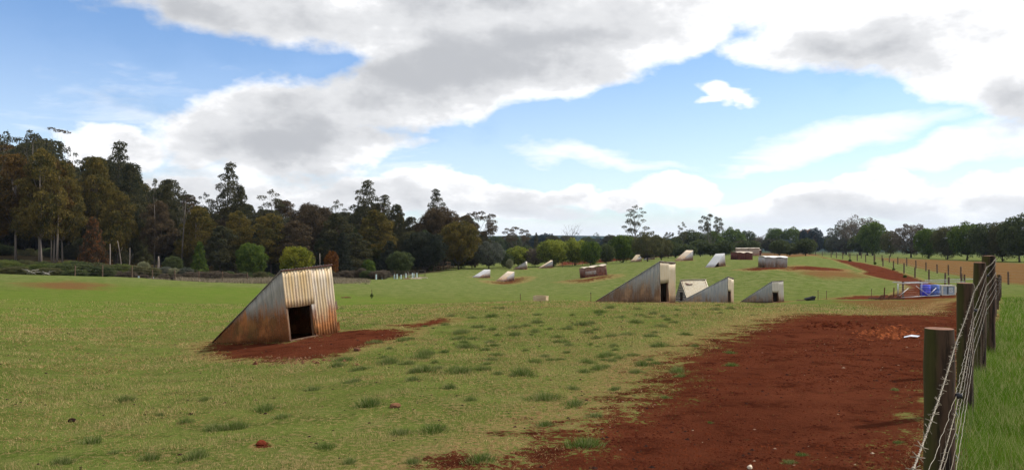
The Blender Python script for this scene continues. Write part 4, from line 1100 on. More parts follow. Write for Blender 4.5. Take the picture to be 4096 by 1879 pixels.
# bushes along the gully
BU = [('broad_b','fern',30,1040,150,92),('broad_b','fern',150,1052,150,92),('broad_b','dark',250,1050,140,90),('broad_b','dark',330,1048,120,92),('broad_b','olive',60,1062,130,86),
 ('broad_b','olive',190,1068,120,84),('broad_b','dark',410,1062,110,92),('broad_b','fern',480,1052,130,108),('broad_b','olive',560,1060,110,106),('broad_b','olive',610,1066,80,102),
 ('broad_b','brush',455,1082,90,96),('broad_b','brush',520,1084,70,96),('broad_b','pale',575,1042,60,110),('broad_b','greygreen',660,1062,70,104),('broad_b','pale',695,1068,60,104),
 ('broad_b','greygreen',745,1066,70,104),('broad_b','brush',820,1084,90,98),('broad_b','brush',890,1086,90,98),('broad_b','brush',960,1090,80,98),('broad_b','brush',655,1092,50,98),
 ('broad_b','brush',705,1094,50,98),('broad_b','brush',575,1094,46,98),('broad_b','brush',1500,1086,60,104),('broad_b','greygreen',1530,1084,40,104),('broad_b','dark',-60,1040,150,90),('broad_b','dark',300,1075,110,84)]
for i in range(34):
    px = 640+i*27+rr.uniform(-10, 10); BU.append(('broad_b', rr.choice(['brush','brush','olive','dark']), px, 1078+(8 if px < 1150 else 2)+rr.uniform(-8, 12)-(max(0, px-1250)*.03), rr.uniform(45, 80), rr.uniform(99, 108)))
for i in range(16):
    px = -40+i*32+rr.uniform(-10, 10); BU.append(('broad_b', rr.choice(['fern','dark','olive','fern']), px, 1030+rr.uniform(0, 25)+max(0, px-200)*.08, rr.uniform(80, 130), rr.uniform(100, 110)))
BL = {'fern':'light green bracken bush on the bank below the forest','dark':'dark green bush at the edge of the left paddock','olive':'olive brown bush along the gully','brush':'purple brown heath clump beside the dam','pale':'white flowering bush beside the short grey stump','greygreen':'grey green bush among the white flowering ones'}
for k, lf, px, top, w, D in BU: tpx(k, lf, px, top, w, BL[lf], D=D, name='bush', cat='bush', group={'fern':'bracken bushes on the left bank'}.get(lf, lf+' coloured bushes along the gully').replace('brush coloured', 'heath brown').replace('greygreen', 'grey green').replace('pale coloured', 'white flowering'))
tpx('round_c', 'pale', 2038, 1034, 34, 'small pale variegated shrub left of the side-on pig hut', base=1077, name='bush', cat='bush')
for px, top, w, base in ((2372,1028,24,1058),(3400,1036,14,1045),(3620,1098,16,1110),(3575,1072,14,1080),(3500,1046,12,1058)):
    tpx('broad_b', 'green', px, top, w, 'small weedy shrub at the foot of a fence or tree line', base=base, name='bush', cat='bush', group='weedy shrubs at the fence lines')
# reeds in the gully
n = 42000; pxs = rng.uniform(300, 1480, n); D = rng.uniform(84, 101, n)
k = (fbm(pxs*.02, D*.3, 3, 4) > .40) | (pxs > 700); pxs, D = pxs[k], D[k]
k = ~((pxs > 420) & (pxs < 700) & (D > 88) & (D < 97)); pxs, D = pxs[k], D[k]
X = (pxs-CX)/F*D; cl = fbm(X*.35, D*.5, 3, 41); kk = rng.uniform(0, 1, len(X)) < np.clip((cl-.28)*3, .05, 1); X, D, pxs, cl = X[kk], D[kk], pxs[kk], cl[kk]
V = blades(X, D, rng.uniform(.25, .8, len(X))*np.clip((cl-.15)*2.2, .3, 1.2)*np.interp(pxs, [300, 600, 1200, 1500, 1700], [.4, .6, 1, .35, .2]), .06, .8)
o = fast_mesh('reeds', V, 3, M_REED); tag(o, kind='stuff', cat='reeds', label='brown grey reeds and rushes filling the gully behind the paddock')
# ---------------------------------------------------------------- fences, gate, small things
M_POST = None
def postmat(name):
    m, t = newmat(name); N = NT(t); oc = N.n('ShaderNodeTexCoord').outputs['Object']
    f = N.noise(N.scalev(oc, (1, 1, .12)), 26, 6, .65); g = N.noise(oc, 6, 4, .6)
    sp = N.n('ShaderNodeSeparateXYZ'); N.lk(oc, sp.inputs[0])
    c = N.mix(N.ss(f, .40, .60), (.062,.036,.022), (.014,.009,.006))
    # green algae and a lit look down the left side, put into the colour
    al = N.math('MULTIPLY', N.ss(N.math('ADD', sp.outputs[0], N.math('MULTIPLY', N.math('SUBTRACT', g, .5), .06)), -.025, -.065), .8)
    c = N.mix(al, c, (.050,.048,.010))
    c = N.mix(N.math('MULTIPLY', N.ss(sp.outputs[0], .045, .075), .6), c, (.12,.05,.028))  # reddish sunlit right edge painted into the post colour
    N.bsdf(c, .9, 0, .2, bump=f, bstr=.6, bdist=.006)
    return m
M_POST = postmat('treated_post'); M_ENDGRAIN = simple('cut_post_top', (.22,.10,.055), (.14,.065,.035), 30, .9, bump=.3, bdist=.004)
M_WIRE = simple('galvanised_wire', (.30,.25,.18), (.16,.13,.09), 60, .5, .3, bump=0)
M_OLDPOST = simple('old_fence_post', (.13,.08,.05), (.07,.045,.03), 6, .95, bump=.3)
M_STEEL = simple('galvanised_steel', (.42,.42,.42), (.32,.31,.30), 10, .5, .5, bump=0)
M_RUST = simple('rusty_steel', (.16,.06,.03), (.08,.03,.02), 14, .9, bump=.2)
M_BLACK = simple('black_plastic', (.02,.02,.025), (.03,.03,.035), 8, .5, bump=0)

def near_fence():
    r = empty('near_fence', (fx(4.1), 4.1, gz(fx(4.1), 4.1))); tag(r, 'near fence of thick round treated posts strung with barbed wire and netting', 'fence')
    O = r.location
    posts = [(3757, 4.1, 1313, .073, .0), (3860, 7.6, 1132, .072, .0), (3919, 10.4, 1050, .075, 0), (3954, 12.4, 1023, .095, 0)]
    y = 16.0
    W = []
    for px, D, top, rad, _ in posts:
        x = (px-CX)/F*D; z1 = EYE-(top-HY)/F*D; W.append((x, D, z1, rad))
    while y < 45:
        x = fx(y)-.02; W.append((x, y, gz(x, y)+1.18, .065)); y += 6.5
    for x, y, z1, rad in W:
        z0 = gz(x, y)-.1; mb = MB(); ph = random.uniform(0, 6)
        pts = [(0, 0, z0+(z1-z0)*t) for t in np.linspace(0, 1, 7)]
        rads = [rad*(1+.035*math.sin(t*9+ph)) for t in range(7)]; rads[-1] *= .97
        mb.tube(pts, rads, 28, cap=False)
        p = mb.build('fence_post', M_POST, r, smooth=True); p.location = (x-O.x, y-O.y, -O.z)
        mb = MB(); n = 28
        ring = [(math.cos(6.283*k/n)*rads[-1], math.sin(6.283*k/n)*rads[-1], z1) for k in range(n)]
        mb.add(ring+[(0, 0, z1+.006)], [(k, (k+1) % n, n) for k in range(n)])
        c = mb.build('post_top', M_ENDGRAIN, p)
    # wires, fixed to the road-side face of the posts
    nx, ny = .847, -.532
    def side(i, h):
        x, y, z1, rad = W[i]; return Vector((x+nx*rad*1.02, y+ny*rad*1.02, z1-h)), y
    def wire(name, near, hs, kind, label=None, wob=.0, nmax=None):
        P = [Vector(near)]+[side(i, hs[min(i, len(hs)-1)])[0] for i in range(nmax or len(W))]
        mb = MB(); path = []
        for a, b in zip(P[:-1], P[1:]):
            L = (b-a).length; st = .018 if a.y < 8 else (.05 if a.y < 13 else .5)
            n = max(2, int(L/st))
            for i in range(n):
                t = i/n; q = a.lerp(b, t); q = q+Vector((0, 0, -.02*math.sin(math.pi*t)))
                path.append(q)
        path.append(P[-1])
        if wob:
            s = 0; out = []
            for i, q in enumerate(path):
                if i: s += (q-path[i-1]).length
                w = wob*(math.sin(s*31)*.6+math.sin(s*13.7+1)*.8+math.sin(s*61)*.25)
                out.append(q+Vector((nx*w, ny*w, w*.8)))
            path = out
        off = tuple(-c for c in O)
        if kind == 'barb':
            s = 0; A, B = [], []
            for i, q in enumerate(path):
                if i: s += (q-path[i-1]).length
                ph = s*2*math.pi/.05; d = Vector((nx*math.cos(ph), ny*math.cos(ph), math.sin(ph)))*.0019
                A.append(q+d); B.append(q-d)
            mb.tube(A, .0013, 5, False); mb.tube(B, .0013, 5, False)
            s = 0; nxt = .05
            for i in range(1, len(path)):
                s += (path[i]-path[i-1]).length
                if s > nxt and path[i].y < 13:
                    nxt = s+.11; q = path[i]; t = (path[i]-path[i-1]).normalized()
                    for w in (0.5, 2.2):
                        a = random.uniform(0, 3.1)+w; d = t.cross(Vector((math.cos(a), math.sin(a*.7), math.sin(a)))).normalized()
                        mb.tube([q-d*.016+t*.004*(w-1), q+d*.016+t*.004*(w-1)], [.0010, .0010], 4)
                    mb.tube([q-t*.006, q+t*.006], .0046, 6)
        else: mb.tube(path, .0015 if kind == 'thin' else .0012, 5, False)
        o = mb.build(name, M_WIRE, r, smooth=True); o.location = off
        if label: o['label'] = label
        return P
    wire('barbed_wire', (.80, 1.60, EYE-.50), (.075, .085, .06, .04), 'barb', 'top strand of barbed wire')
    wire('plain_wire', (1.22, 2.45, EYE-.90), (.34, .26, .17, .12), 'plain', 'loose wavy wire held off by insulators', wob=.0035)
    wire('barbed_wire', (1.25, 2.45, EYE-.96), (.42, .36, .30, .26), 'barb')
    wire('plain_wire', (1.45, 2.85, EYE-1.10), (.52, .46, .40, .36), 'plain', wob=.0015)
    wire('plain_wire', (1.60, 3.05, EYE-1.22), (.62, .56, .50, .46), 'plain', wob=.0015)
    wire('plain_wire', (1.70, 3.25, EYE-1.34), (.74, .68, .62, .58), 'thin', wob=.0015)
    if 0: wire('plain_wire', (1.72, 3.3, EYE-1.54), (1.02, .96, .90, .86), 'thin', wob=.0015)
    # netting stays
    y = 3.4
    while y < 24:
        x = fx(y)+.07; zt = None
        i = max(0, min(len(W)-2, next((k for k in range(len(W)-1) if W[k+1][1] > y), len(W)-2)))
        t = (y-W[i][1])/(W[i+1][1]-W[i][1]); z1 = W[i][2]+(W[i+1][2]-W[i][2])*t
        mb = MB(); mb.tube([(x, y, z1-.42), (x+random.uniform(-.01, .01), y+.01, z1-.75), (x, y, z1-1.08)], .0008, 4, False); y += .27 if y < 12 else .6
        o = mb.build('netting_stay', M_WIRE, r); o.location = tuple(-c for c in O)
    # insulators and staples on the posts
    for i, h in ((0, .34), (1, .26), (2, .17)):
        p, _ = side(i, h); mb = MB(); q = Vector((nx, ny, 0))
        mb.tube([p-q*.005, p+q*.012, p+q*.022, p+q*.03], [.008, .017, .011, .017], 10)
        o = mb.build('insulator', M_BLACK, r, smooth=True); o.location = tuple(-c for c in O)
    for i in range(4):
        for h in (.08, .44, .55, .66):
            p, _ = side(i, h); mb = MB(); mb.tube([p+Vector((0, 0, .015)), p+Vector((nx*.008, ny*.008, 0)), p-Vector((0, 0, .015))], .0022, 5)
            o = mb.build('staple', M_STEEL, r); o.location = tuple(-c for c in O)
    # wire ends curled over the second post
    x, y, z1, rad = W[1]
    mb = MB(); mb.tube([(x+.04, y-rad*.7, z1+.003), (x+.045, y-rad*1.02, z1-.01), (x+.05, y-rad*1.05, z1-.06), (x+.052, y-rad*1.03, z1-.13)], .003, 5)
    o = mb.build('wire_tail', M_WIRE, r, smooth=True); o.location = tuple(-c for c in O)
near_fence()

def post_fence(name, pts, label, hgt=1.15, rad=.07, wires=(.35, .6, .85, 1.05), mat=None, rail=False, cat='fence'):
    P = [at(px, py) if D is None else onD(px, D) for px, py, D in pts]
    r = empty(name, P[0]); O = r.location; mat = mat or M_OLDPOST
    for p in P:
        mb = MB(); ln = random.uniform(-.04, .04); h = hgt*random.uniform(.92, 1.06)
        mb.tube([(0, 0, -.1), (ln*.5, 0, h*.5), (ln, 0, h)], [rad, rad*.96, rad*.9], 8)
        o = mb.build('fence_post', mat, r, smooth=False); o.location = p-O
    for w in wires:
        mb = MB()
        if rail:
            for a, b in zip(P[:-1], P[1:]): mb.bar(a-O+Vector((0, -.07, w*hgt)), b-O+Vector((0, -.07, w*hgt+random.uniform(-.05, .05))), .05, .09)
            mb.build('rail', mat, r)
        else:
            mb.tube([p-O+Vector((0, -.06, w*hgt)) for p in P], .004, 4, False); mb.build('wire', M_WIRE, r)
    return tag(r, label, cat)
post_fence('paddock_fence', [(px, py, None) for px, py in ((3240,1018),(3262,1021),(3290,1024),(3325,1029),(3346,1032),(3371,1036),(3400,1040),(3429,1043),(3463,1048),(3497,1056),(3532,1065),(3574,1078),(3616,1093),(3660,1110),(3716,1124),(3780,1140),(3845,1158))],
           'long line of wooden posts between the red track and the green lane', 1.25, .085)
post_fence('lane_fence', [(px, py, None) for px, py in ((3255,1012),(3300,1016),(3345,1020),(3395,1026),(3445,1034),(3500,1041),(3528,1045),(3557,1050),(3591,1057),(3627,1064),(3664,1074),(3704,1084),(3749,1093),(3794,1101),(3843,1112),(3905,1122),(4034,1138),(4200,1152))],
           'second line of wooden posts between the green lane and the brown field', 1.2, .085)
post_fence('rail_fence', [(1735,1084,None),(1756,1080,None),(1775,1077,None),(1790,1075,None),(1800,1074,None)], 'short timber rail fence at the top of the slope left of the tree row', 1.3, .09, (.5, .95), rail=True)
post_fence('gully_fence', [(px, 0, D) for px, D in ((300,80),(410,80),(528,80),(610,82),(700,84),(795,86),(890,86),(990,86))], 'thin post and wire fence along the gully behind the left paddock', 1.2, .06)
post_fence('crest_fence', [(px, 0, D) for px, D in ((1500,100),(1540,103),(1580,106),(1620,110),(1660,114),(1700,120))], 'row of stakes among tree guards on the right of the gully', 1.0, .05)
post_fence('red_bank_fence', [(px, py, None) for px, py in ((2250,1068),(2290,1064),(2330,1061),(2372,1056),(2410,1051),(2450,1048))], 'low fence in front of the red soil bank under the trees', 1.0, .05, (.5, .9))

# electric fence standards
def standard(px, top, base, D, label):
    p = onD(px, D) if D else at(px, base); h = (base-top)/F*p.y; mb = MB()
    mb.tube([(0, 0, -.1), (.01, 0, h*.6), (0, 0, h)], .018, 6)
    o = empty('steel_standard', p); mb.build('rod', M_RUST, o)
    mb = MB(); mb.tube([(0, -.03, h*.97), (0, .03, h*.97)], .03, 6); mb.tube([(0, -.03, h*.6), (0, .02, h*.6)], .02, 6); mb.build('insulator', M_BLACK, o)
    tag(o, label, 'fence standard', 'thin steel fence standards in the paddock')
standard(2363, 1160, 1205, 48, 'thin steel standard left of the tallest ridge hut')
standard(2081, 1165, 1200, 50, 'faint steel standard left of the cream crate')
standard(3044, 1150, 1180, 62, 'steel standard whose tip shows behind the smallest ridge hut')
standard(3272, 1157, 1196, 56, 'steel standard beside the black trough')
standard(3486, 1150, 1192, 56, 'rusty steel standard left of the gate')
standard(3306, 1164, 1196, 57, 'short steel standard between the trough and the gate')

# cream crate
def crate():
    p = onD(2163, 50); p.z += .02; r = empty('timber_crate', p, R(-24)); m = simple('cream_boards', (.50,.38,.24), (.38,.26,.15), 9, .9, bump=.4, stretch=(.2,1,1)); L, W, H = .86, .46, .34
    p.z = EYE-(1205-HY)/F*50; r.location = p
    for sg in (-1, 1):
        mb = MB(); mb.box((0, sg*W/2, H/2+.02), (L, .03, H)); mb.build('side_board', m, r)
        mb = MB(); mb.box((sg*L/2, 0, H/2+.03), (.03, W-.04, H*.9)); mb.build('end_board', m, r)
        mb = MB(); mb.box((sg*(L/2-.08), 0, -.08), (.07, W, .2)); mb.build('foot', m, r)
    mb = MB(); mb.box((0, 0, .04), (L-.05, W-.05, .03)); mb.build('base_board', m, r)
    mb = MB(); mb.box((.02, W*.1, H+.03), (L*.7, .05, .03)); mb.build('top_batten', m, r)
    tag(r, 'open cream coloured timber crate standing alone in the middle of the grass', 'crate')
crate()

# gate and the things behind it
def gate():
    a = Vector(((3590-CX)/F*55, 55, 0)); b = Vector(((3838-CX)/F*55, 57.5, 0)); a.z = EYE-(1190-HY)/F*55; b.z = EYE-(1188-HY)/F*57.5
    r = empty('farm_gate', a); d = b-a; d.z = 0; up = Vector((0, 0, 1.0))
    mb = MB(); mb.tube([(0, 0, 0), tuple(d)], .022, 8); mb.build('bottom_rail', M_STEEL, r, smooth=True)
    mb = MB(); mb.tube([tuple(up*.98), tuple(d*.55+up*1.0)], .022, 8); mb.build('top_rail', M_STEEL, r, smooth=True)
    for t in (0, .02, .56, 1):
        mb = MB(); mb.tube([tuple(d*t), tuple(d*t+up*(.98 if t < 1 else .3))], .02, 8); mb.build('upright', M_STEEL, r, smooth=True)
    for (t0, z0, t1, z1) in ((0, .04, .24, .62), (.42, .75, .72, .05), (.72, .05, .9, .55)):
        mb = MB(); mb.tube([tuple(d*t0+up*z0+Vector((0, -.03, 0))), tuple(d*t1+up*z1+Vector((0, -.03, 0)))], .02, 8); mb.build('brace', M_STEEL, r, smooth=True)
    for k in range(5):
        mb = MB(); z = .16+k*.16; mb.tube([tuple(up*z), tuple(d*.5+up*z), tuple(d+up*z)], .004, 4, False); mb.build('wire', M_WIRE, r)
    tag(r, 'galvanised pipe gate with diagonal braces in front of the blue drums', 'gate')
    # rails of the stockyard behind
    y = empty('stock_rail', (a.x, 60, gz(a.x, 60)))
    for (p0, p1, D0, D1, y0, y1) in ((3572, 3860, 60, 66, 1128, 1126), (3600, 3712, 58, 60, 1133, 1131), (3700, 3900, 64, 68, 1121, 1115)):
        A = Vector(((p0-CX)/F*D0, D0, EYE-(y0-HY)/F*D0)); B = Vector(((p1-CX)/F*D1, D1, EYE-(y1-HY)/F*D1)); mb = MB(); mb.bar(A-y.location, B-y.location, .05, .06); mb.build('rail', M_STEEL, y)
    for px, D in ((3612, 59), (3682, 60), (3795, 63), (3858, 66)):
        A = onD(px, D)-y.location; mb = MB(); mb.tube([tuple(A), tuple(A+Vector((0, 0, 1.25)))], .07, 8); mb.build('post', M_OLDPOST, y)
    tag(y, 'long grey rails on old posts above the drums behind the gate', 'rail')
gate()
def drum(px, D, col, rad, h, label):
    r = empty('blue_drum', onD(px, D)); r.location.z = EYE-(1184-HY)/F*D; mb = MB()
    prof = [(rad*.9, 0), (rad, .03), (rad, h*.3), (rad*1.03, h*.33), (rad, h*.36), (rad, h*.64), (rad*1.03, h*.67), (rad, h*.7), (rad, h-.03), (rad*.92, h)]
    mb.tube([(0, 0, z) for _, z in prof], [q for q, _ in prof], 22); m = simple('blue_plastic', col, tuple(c*.55+.02 for c in col), 3, .4, bump=0, spec=.5); mb.build('body', m, r, smooth=True)
    for a in (-.4, .4):
        mb = MB(); mb.tube([(a*rad, 0, h-.01), (a*rad, 0, h+.02)], .035, 10); mb.build('bung', M_BLACK, r)
    mb = MB(); mb.tube([(0, 0, h*.985), (0, 0, h+.012)], rad*.95, 22); mb.build('rim', m, r, smooth=True)
    tag(r, label, 'drum')
drum(3702, 59.5, (.015,.03,.62), .34, .86, 'bright blue plastic drum behind the gate, left of the pair')
drum(3738, 59.8, (.02,.10,.42), .34, .86, 'darker teal blue plastic drum behind the gate, right of the pair')
def cabinet():
    D = 60.5; r = empty('white_cage_tank', onD(3788, D), R(-8)); r.location.z = EYE-(1180-HY)/F*D
    W, H, T = .98, .78, .7; m = simple('cream_frame', (.66,.60,.46), (.55,.5,.4), 9, .7, bump=0); g = simple('grey_panel', (.24,.30,.36), (.34,.38,.42), 3, .6, bump=0); wht = simple('white_label', (.6,.62,.6), (.5,.5,.5), 5, .6, bump=0)
    mb = MB(); mb.box((0, 0, H/2), (W-.12, T-.1, H-.1)); mb.build('tank', g, r)
    for sx in (-1, 1):
        for sy in (-1, 1): mb = MB(); mb.box((sx*(W/2-.04), sy*(T/2-.04), H/2), (.09, .09, H)); mb.build('upright', m, r)
    for z in (.045, H-.035):
        for sy in (-1, 1): mb = MB(); mb.box((0, sy*(T/2-.045), z), (W-.17, .085, .08)); mb.build('crossbar', m, r)
    mb = MB(); mb.box((-.06, -T/2+.03, H/2), (.05, .05, H-.16)); mb.build('bar', M_BLACK, r)
    mb = MB(); mb.box((.17, -T/2+.042, H*.52), (.26, .012, .34)); lb = mb.build('label', wht, r)
    mb = MB(); n = 14; c = (.17, -T/2+.032, H*.52)
    ring = [(c[0]+math.cos(6.283*k/n)*q, c[1], c[2]+math.sin(6.283*k/n)*q) for q in (.085, .06) for k in range(n)]
    mb.add(ring, [(k, (k+1) % n, n+(k+1) % n, n+k) for k in range(n)]); mb.build('ring_mark', M_BLACK, lb, solid=.004)
    mb = MB(); mb.box((W/2+.05, 0, H*.55), (.10, T*.8, H*.55)); mb.build('side_panel', m, r)
    tag(r, 'cream framed tank with grey panels and a round mark, right of the blue drums', 'tank')
cabinet()
def harrow():
    D = 55; r = empty('rusty_harrow', onD(3545, D)); r.location.z += .01
    mb = MB()
    for q in (-.9, -.3, .3, .9): mb.bar((q, -.5, .08), (q, .5, .08), .06)
    mb.bar((-1.0, -.5, .1), (1.0, -.5, .1), .07); mb.bar((-1.0, .5, .1), (1.0, .5, .1), .07); mb.bar((-1.3, -.1, .12), (1.2, -.2, .14), .08)
    mb.build('frame', M_RUST, r)
    for q in (-.15, .5):
        mb = MB(); mb.bar((q, 0, .1), (q+.04, 0, .85), .06); mb.bar((q-.25, 0, .3), (q+.25, 0, .32), .06); mb.build('lever', M_RUST, r)
    for q in (-.6, 0, .6):
        mb = MB(); mb.tube([(q, -.58, .17), (q, -.53, .17)], .17, 14); mb.build('disc', M_RUST, r)
    tag(r, 'rusty low farm harrow lying left of the gate', 'farm implement')
harrow()
# black trough
def trough():
    D = 56; r = empty('black_trough', onD(3240, D), R(10)); r.location.z += .01
    mb = MB(); L = .66
    o = [(-L/2-.05,-.16,.12),(L/2,-.2,.28),(L/2,.2,.28),(-L/2-.05,.16,.12)]; i = [(-L/2+.05,-.10,0),(L/2-.06,-.12,0),(L/2-.06,.12,0),(-L/2+.05,.10,0)]
    mb.add(o+i, [(4,5,6,7),(0,1,5,4),(1,2,6,5),(2,3,7,6),(3,0,4,7)]); mb.build('basin', M_BLACK, r, solid=.02)
    mb = MB(); mb.tube(o+[o[0]], .018, 6); mb.build('rim', M_BLACK, r)
    mb = MB(); mb.box((-.7, 0, .03), (.7, .12, .04)); mb.build('board', M_WOOD, r)
    tag(r, 'black plastic feed trough tipped on the grass beside a steel standard', 'trough')
trough()
# sapling stump, plank, logs, driftwood
def stake():
    p = onD(1487, 56); p.z = EYE-(1192-HY)/F*56; r = empty('weedy_stake', p); mb = MB(); mb.tube([(0,0,0),(.01,0,.3),(0,0,.62)], .02, 6); mb.build('stake', M_OLDPOST, r)
    rn = np.random.default_rng(4); V = leaf_quads(pad_points((0,0,.16),(.11,.11,.17),160,rn), .06, rn); fast_mesh('foliage', V, 4, LF['green'], r)
    tag(r, 'thin dark stake with weeds round its foot in the left paddock', 'stake')
stake()
def plank(px, D, py, L, rz, label, w=.14, t=.05, mat=None):
    p = onD(px, D); mb = MB(); mb.box((0, 0, 0), (L, w, t), jit=.01); mb.box((L*.1, w*.2, t*.8), (L*.5, w*.4, t*.5), jit=.01)
    o = mb.build('plank', mat or M_WOOD); o.location = (p.x, p.y, p.z+.03); o.rotation_euler = (0, .02, R(rz)); tag(o, label, 'plank')
plank(1385, 56, 1190, .72, 5, 'brown plank lying on the grass left of the weedy stake', mat=simple('red_plank', (.25,.11,.05), (.16,.07,.04), 9, .9))
plank(1655, 110, 1085, 2.2, 12, 'pale board on top of the wood heap at the right of the gully', .3, .1, mat=T_cream)
plank(1685, 113, 1082, 1.8, -8, 'pale board at the right end of the wood heap', .3, .12, mat=T_cream)
plank(1625, 108, 1088, 1.2, 40, 'short board at the left end of the wood heap', .3, .14, mat=M_WOOD)
def driftwood(px, D, label, s=1, seed=0):
    rd = random.Random(seed); p = onD(px, D); mb = MB()
    for q in range(6):
        a = rd.uniform(-1, 1)*1.2; L = rd.uniform(1.2, 2.6)*s
        mb.tube([(rd.uniform(-1, 1)*s, 0, 0), (math.sin(a)*L*.4, rd.uniform(-.3, .3), L*.30), (math.sin(a)*L, rd.uniform(-.4, .4), L*.42*rd.uniform(.5, 1.1))], [.07*s, .055*s, .02*s], 6)
    o = mb.build('fallen_branches', simple('bleached_wood', (.34,.31,.27), (.22,.20,.17), 6, .9), smooth=True); o.location = (p.x, p.y, p.z+.15); tag(o, label, 'fallen branches')
driftwood(130, 79, 'bleached white fallen branches behind the left paddock rim', .6, 1)
driftwood(185, 80, 'curved pale fallen boughs right of the bleached branches', .45, 5)
driftwood(1640, 112, 'heap of dead branches beside the pale boards', .7, 7)
M_GUARD = simple('pale_plastic_sleeve', (.55,.68,.66), (.5,.62,.62), 3, .6, bump=0)
for i, (px, D, h) in enumerate(((555,96,.62),(612,96,.55),(930,98,.6),(992,98,.5),(1505,101,.7),(1528,102,.6),(1578,106,.65),(1588,106,.7),(1604,107,.6),(1624,110,.8),(1650,113,.75),(1655,114,.7),(1668,115,.7))):
    p = onD(px, D); mb = MB(); hh = h*.95
    z = (1100-HY)/F*D; top = EYE-z
    base = p.z+(.75 if px < 1000 else 0)
    mb.tube([(0, 0, 0), (.02*(i % 3-1), 0, hh)], [.10, .09], 8); o = empty('tree_guard', (p.x, p.y, p.z)); g = mb.build('sleeve', M_GUARD, o)
    mb = MB(); mb.tube([(.17, 0, -.1), (.17, 0, hh*1.2)], .03, 5); mb.build('stake', M_OLDPOST, o)
    tag(o, 'pale green plastic sleeve round a seedling, ' + ('in the reeds left of the near hut' if px < 1000 else 'among the stakes at the right of the gully'), 'tree guard', 'plastic tree guards in the reeds' if px < 1000 else 'plastic tree guards at the right of the gully')

# single stones and scraps on the near ground
def stone(px, py, s, mat, label, name='stone', flat=.6, seed=1):
    import bmesh
    p = at(px, py); bm = bmesh.new(); bmesh.ops.create_icosphere(bm, subdivisions=2, radius=s); rd = random.Random(seed)
    for v in bm.verts: v.co *= 1+.22*math.sin(v.co.x/s*3+seed)+rd.uniform(-.08, .08); v.co.z *= flat
    me = bpy.data.meshes.new(name); bm.to_mesh(me); bm.free(); me.materials.append(mat); o = bpy.data.objects.new(name, me); COL.objects.link(o); o.location = p+Vector((0, 0, s*flat*.5)); o.rotation_euler = (0, 0, seed)
    tag(o, label, name.replace('_', ' '))
M_BRICK = simple('sandy_stone', (.20,.095,.05), (.12,.06,.035), 14, .9, bump=.5, spec=0)
stone(1580, 1628, .055, M_BRICK, 'brown stone lying alone in the short grass of the foreground', flat=.55, seed=2)
stone(1428, 1402, .07, simple('dug_stone', (.15,.065,.04), (.08,.04,.025), 20, .9, spec=0), 'brown lump of earth right of the near hut doorway', 'earth_lump', .6, 5)
stone(1042, 1778, .05, simple('red_clod', (.16,.035,.018), (.10,.022,.012), 18, .95, spec=0), 'crumbly red clod in the grass at the bottom left', 'red_clod', .5, 7)
stone(288, 1686, .035, M_DUNG, 'small black dung lump in the left foreground', 'dung', .7, 8)
stone(2998, 1872, .022, simple('bone_white', (.6,.5,.36), (.5,.4,.3), 10, .8), 'small cream stone at the bottom of the red soil', 'pale_stone', .8, 9)
def scrap():
    p = at(3645, 1352); mb = MB()
    mb.add([(-.17,-.05,.02),(-.05,-.07,.045),(.10,-.05,.03),(.17,.0,.05),(.08,.05,.04),(-.12,.04,.03),(0,0,.07)], [(0,1,6),(1,2,6),(2,3,6),(3,4,6),(4,5,6),(5,0,6)])
    o = mb.build('paper_scrap', simple('white_paper', (.5,.53,.57), (.42,.44,.48), 3, .7, bump=0)); o.location = p; tag(o, 'crumpled white scrap lying on the churned red soil near the first post', 'scrap')
scrap()
# churned clods
def clodheap(cx, cy, sx, sy, n, mat, label, s0=.035):
    V = []; tri = [(0,1,4),(1,2,4),(2,3,4),(3,0,4),(1,0,5),(2,1,5),(3,2,5),(0,3,5)]
    base = np.array([(1,0,0),(0,1,0),(-1,0,0),(0,-1,0),(0,0,1),(0,0,-1)], float)
    for _ in range(n):
        p = at(cx+rng.normal(0, sx), cy+rng.normal(0, sy)); v = base*s0*rng.lognormal(0, .5)*rng.uniform(.5, 1.4, (6, 3)); v[:, 2] *= .7
        a = rng.uniform(0, 6.28); v = np.stack([v[:, 0]*math.cos(a)-v[:, 1]*math.sin(a), v[:, 0]*math.sin(a)+v[:, 1]*math.cos(a), v[:, 2]], -1)+np.array(p); V.append(v[tri])
    o = fast_mesh('churned_clods', np.concatenate(V), 3, mat); tag(o, label, 'clods', kind='stuff')
clodheap(3560, 1332, 60, 11, 260, simple('orange_clod', (.24,.07,.025), (.16,.045,.02), 9, .95, spec=0), 'churned orange clods around the white scrap')
clodheap(3330, 1302, 60, 8, 160, M_SOIL, 'churned dark red clods left of the orange ones')
clodheap(1180, 1440, 110, 12, 160, simple('dry_clod', (.16,.085,.045), (.09,.035,.02), 9, .95, spec=0), 'dry clods along the front of the bare patch by the near hut', .022)

# tufts
def tuft_mesh(seed, w, h, n):
    rn = np.random.default_rng(seed); a = rn.uniform(0, 6.283, n); r = w*rn.uniform(0, 1, n)**.85*(1+.35*np.sin(a*3+seed)+.2*np.sin(a*5))
    x, y = np.cos(a)*r, np.sin(a)*r*.8; H = h*rn.uniform(.5, 1.1, n)*(1-.45*(r/w)**2); la = a+rn.normal(0, .7, n); L = H*rn.uniform(.2, .9, n)*(0.4+r/w)
    b = rn.uniform(0, 6.28, n); W = .0055*rn.uniform(.7, 1.4, n); V = np.zeros((n, 3, 3))
    V[:, 0] = np.stack([x-np.cos(b)*W/2, y-np.sin(b)*W/2, x*0-.02], -1); V[:, 1] = np.stack([x+np.cos(b)*W/2, y+np.sin(b)*W/2, x*0-.02], -1); V[:, 2] = np.stack([x+np.cos(la)*L, y+np.sin(la)*L, H], -1)
    return V
TM = []
for s in range(5):
    o = fast_mesh('grass_tuft', tuft_mesh(s, .12+.02*s, .085+.012*s, 420+60*s), 3, M_TUFT); TM.append(o)
used = [0]*5
